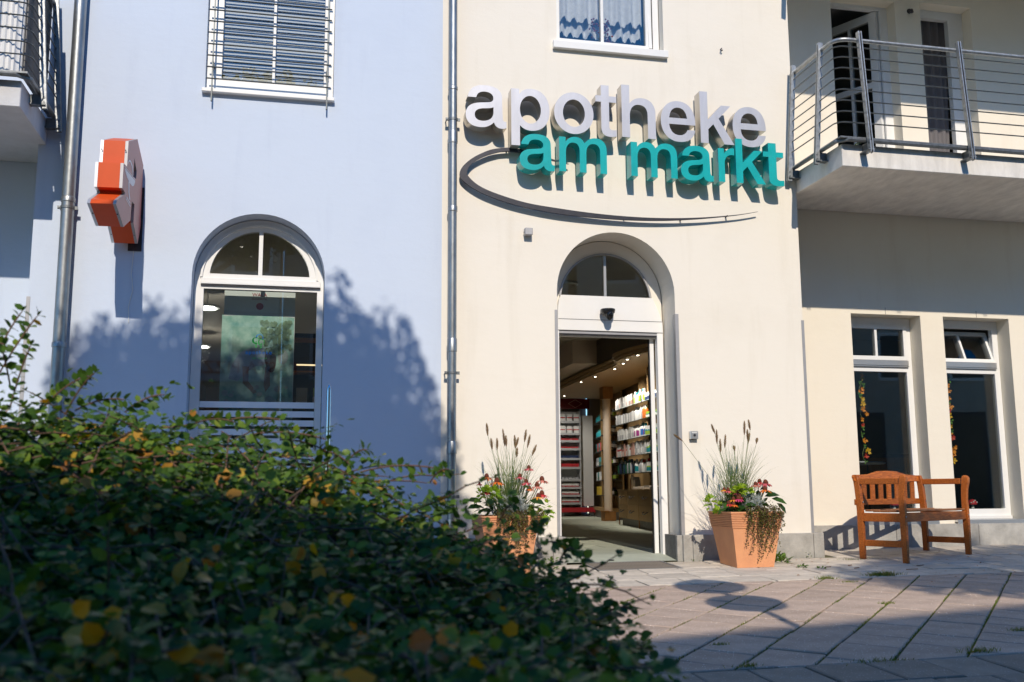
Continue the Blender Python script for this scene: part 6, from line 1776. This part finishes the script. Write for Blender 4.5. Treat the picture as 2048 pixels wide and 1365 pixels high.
# ================================================================== THE SQUARE BEHIND THE CAMERA (casts shade, shows in the panes)
BARK = mat('tree_bark', (.10, .075, .05), .9, var=.3, vscale=9, bump=.6, bscale=18)
TREEL = leafmat('tree_leaf', [(0, (.03, .07, .015)), (.6, (.07, .13, .025)), (1, (.17, .20, .04))])
def tree(lab, x, y, blobs, trunk_top, n, size, seed, rt=.16):
    gz0 = gz(x, y)
    t = thing('tree', lab, 'tree', (x, y, gz0), 'trees on the square behind the viewer')
    tr_ = MB().tube([(x, y, gz0 - .1), (x + .05, y, gz0 + 1.5), (x - .04, y + .05, (gz0 + trunk_top) / 2 + 1), (x, y, trunk_top)], [rt * 1.25, rt, rt * .8, rt * .45], 12)
    for (bx, by, bz, r1, r2, r3) in blobs: tr_.tube([(x, y, trunk_top - 1.2), ((x + bx) / 2, (y + by) / 2, (trunk_top + bz) / 2 - .4), (bx, by, bz)], [rt * .4, rt * .25, .02], 7)
    tr_.build('trunk', BARK, t, smooth=50)
    r_ = np.random.default_rng(seed); PP = []
    vol = np.array([b[3] * b[4] * b[5] for b in blobs]); cnt = (vol / vol.sum() * n).astype(int)
    for b, c in zip(blobs, cnt):
        v = r_.normal(size=(c, 3)); v /= np.linalg.norm(v, axis=1, keepdims=True); v *= (r_.random((c, 1)) ** .45)
        v *= 1 + .12 * np.sin(v[:, [0]] * 9 + v[:, [2]] * 7)
        PP.append(v * np.array(b[3:]) + np.array(b[:3]))
    PP = np.concatenate(PP); c = len(PP)
    V, F = leaf_cloud(PP, r_.normal(size=(c, 3)), np.array((0, 0, 1.0)) + r_.normal(size=(c, 3)) * .7, r_.uniform(size * .7, size * 1.3, c), 1.0)
    o = npmesh('crown', V, F, TREEL, t, np.repeat(r_.random(c), 8)); o['kind'] = 'stuff'
def lift(x, z, t): return (x - .10 * t, -t, z + .764 * t)
def bl(x, z, rx, rz, dy=0.0, ry=.6, t=6.6): p = lift(x, z, t + dy); return (*p, rx, ry, rz)
tree('leafy tree behind the viewer that shades the blue house', -1.9, -7.2,
     [bl(-1.45, 1.30, .52, .80), bl(-1.0, 1.50, .60, .75, .2), bl(-.3, 1.35, .95, 1.05), bl(.28, 1.85, .46, .66, -.2), bl(.78, 1.55, .5, .68, .2), bl(1.05, .85, .48, .9, -.1), bl(1.25, .05, .5, .8, .2), bl(-.3, .25, 1.65, 1.05), bl(-1.35, .45, .58, .95), bl(-1.72, 1.25, .34, .75, .1), bl(-1.5, .9, .5, 1.0, -.1), bl(.55, .6, .7, 1.0, .3)], 5.0, 37000, .07, 3)
tree('loose crowned tree behind the viewer that dapples the bench', 6.3, -11.8,
     [bl(6.4, -.55, 1.1, .5, .2, t=10.7), bl(7.7, -.35, 1.2, .6, t=10.7), bl(5.5, -.95, .7, .32, -.1, t=10.7), bl(8.9, -.6, 1.0, .7, t=10.7), bl(5.75, -1.42, .75, .22, t=10.7), bl(6.7, -1.50, .9, .26, t=10.7), bl(7.7, -1.35, 1.0, .32, t=10.7), bl(5.1, -1.40, .38, .16, t=10.7), bl(5.5, -1.72, .7, .26, t=10.7), bl(6.3, -1.78, .9, .3, t=10.7), bl(7.2, -1.75, .8, .3, t=10.7), bl(5.0, -1.05, .35, .16, t=10.7)], 7.6, 10500, .10, 4)
HW = mat('facing_house_render', (.58, .53, .45), .9, var=.08, bump=.2)
HB = mat('facing_roof_tile', (.26, .12, .08), .85, var=.25, vscale=14)
def facing_house(lab, x0, x1, y, eave, rot, sign=None, ridge=2.6):
    t = thing('facing_house', lab, 'house', (x0, y, gz(x0, y)))
    ca, sa = math.cos(rot), math.sin(rot); g0 = gz(x0, y) - .3
    T_ = lambda u, v, z: (x0 + u * ca - v * sa, y + u * sa + v * ca, z)
    W_ = x1 - x0
    def tb(mb, u0, u1, v0, v1, z0, z1):
        return mb.add([T_(u0, v0, z0), T_(u1, v0, z0), T_(u1, v1, z0), T_(u0, v1, z0), T_(u0, v0, z1), T_(u1, v0, z1), T_(u1, v1, z1), T_(u0, v1, z1)], [(0, 3, 2, 1), (4, 5, 6, 7), (0, 1, 5, 4), (1, 2, 6, 5), (2, 3, 7, 6), (3, 0, 4, 7)])
    tb(MB(), 0, W_, -8, 0, g0, eave - .02).build('wall', HW, t)
    MB().add([T_(-.3, .35, eave - .05), T_(W_ + .3, .35, eave - .05), T_(W_ + .3, -4, eave + ridge), T_(-.3, -4, eave + ridge), T_(W_ + .3, -8.3, eave - .05), T_(-.3, -8.3, eave - .05), T_(-.3, .35, eave - .2), T_(W_ + .3, .35, eave - .2)],
             [(0, 1, 2, 3), (3, 2, 4, 5), (0, 6, 7, 1)]).build('roof', HB, t, recalc=False)
    for k in range(int(W_ / 2.1)):
        for zz in (3.3 + g0 + 1.8, 6.1 + g0 + 1.8, 8.9 + g0 + 1.8):
            if zz + 1.5 > eave: continue
            u = .8 + 2.1 * k
            f_ = tb(MB(), u, u + 1.1, -.05, .03, zz, zz + 1.45).build('window', M['white'], t)
            tb(MB(), u + .09, u + 1.01, .031, .04, zz + .1, zz + 1.35).build('pane', M['black'], f_)
    for k in range(int(W_ / 3)):
        u = .6 + 3.0 * k
        f_ = tb(MB(), u, u + 2.1, -.05, .03, g0 + .5, 2.9).build('shop_window', M['dark'], t)
        tb(MB(), u + .1, u + 2.0, .031, .04, g0 + .6, 2.8).build('pane', M['black'], f_)
    if sign:
        tb(MB(), .3, W_ - .3, .0, .12, 3.62, 4.42).build('fascia', mat('white_fascia', (.66, .62, .66), .5), t)
    return t, T_
h1, T1 = facing_house('pale house across the square with a red pizza sign', -13.0, -.4, -18.0, 9.32, 0, True)
text('PASTA PIZZA', -1.25, -17.87, 3.83, .34, M['redprint'], h1, mirror=True)
h2, T2 = facing_house('taller house across the square with red tiled roof', -.3, 24, -19.1, 11.33, R(12), False, ridge=1.2)
# traffic sign post whose two round plates shade the paving
t = thing('traffic_sign', 'grey post with two round traffic signs seen from behind', 'traffic sign', (2.79, -6.4, gz(2.79, -6.4)))
gy = gz(2.79, -6.4)
MB().tube([(2.79, -6.44, gy - .1), (2.79, -6.44, 3.86)], .03, 12).build('post', M['galv'], t, smooth=40)
for z in (3.52, 2.86):
    s_ = MB().lathe([(.28, 0), (.28, .004)], (2.79, -6.39, z), 36, axis=1).build('sign_plate', M['white'], t, smooth=30)
    MB().lathe([(.283, -.006), (.283, .012)], (2.79, -6.393, z), 36, axis=1).build('rim', M['galv'], s_, smooth=30)
    MB().box(2.75, 2.83, -6.43, -6.395, z - .03, z + .03).build('clamp', M['galvdark'], s_)

# ---- dim things inside the wing room and on the balcony
t = thing('picture', 'dim framed picture on the back wall behind the left wing window', 'picture', (7.6, 4.17, 1.8))
MB().box(7.2, 8.0, 4.15, 4.19, 1.75, 2.35).build('frame', M['oakblock'], t)
MB().box(7.25, 7.95, 4.14, 4.149, 1.8, 2.3).build('canvas', M['curtain'], t)
t = thing('sideboard', 'dark sideboard standing in the room behind the wing windows', 'sideboard', (8.2, 3.9, .25))
MB().box(7.3, 9.2, 3.5, 4.15, .22, 1.15).build('body', M['darkshelf'], t)
for k in range(3): MB().box(7.33 + .62 * k, 7.92 + .62 * k, 3.48, 3.499, .28, 1.1).build('door', M['oakblock'], t)
t = thing('table', 'round pale table standing in the room behind the wing windows', 'table', (6.9, 2.3, .25))
MB().lathe([(.45, .72), (.47, .735), (.45, .75)], (6.9, 2.3, .25), 24).build('tabletop', PM['grey'], t, smooth=30)
MB().lathe([(.20, -.02), (.05, .03), (.04, .72)], (6.9, 2.3, .25), 14).build('leg', M['dark'], t, smooth=40)
t = thing('potted_palm', 'potted palm standing inside the open balcony door', 'plant', (6.12, 1.05, 3.98))
MB().lathe([(.10, 0), (.13, .22), (.14, .24), (.12, .235)], (6.12, 1.05, 3.98), 16).build('pot', M['dark'], t, smooth=40)
P_ = []; D_ = []; U_ = []
for k in range(11):
    a = k * .57; r_ = .34
    for j in range(12):
        s = (j + 1) / 12; p = np.array((6.12 + math.cos(a) * r_ * s, 1.05 + math.sin(a) * r_ * .7 * s, 4.2 + .75 * s - .35 * s * s * (1 + .4 * math.sin(k))))
        for sg in (-1, 1): P_.append(p); D_.append(np.array((-math.sin(a) * sg + math.cos(a) * .8, math.cos(a) * sg + math.sin(a) * .8, -.2))); U_.append(np.array((0, -.5, 1.0)))
V, F = leaf_cloud(np.array(P_), np.array(D_), np.array(U_), np.full(len(P_), .13), .22)
o = npmesh('fronds', V, F, GREEN, t, np.repeat(rng.random(len(P_)), 8)); o['kind'] = 'stuff'
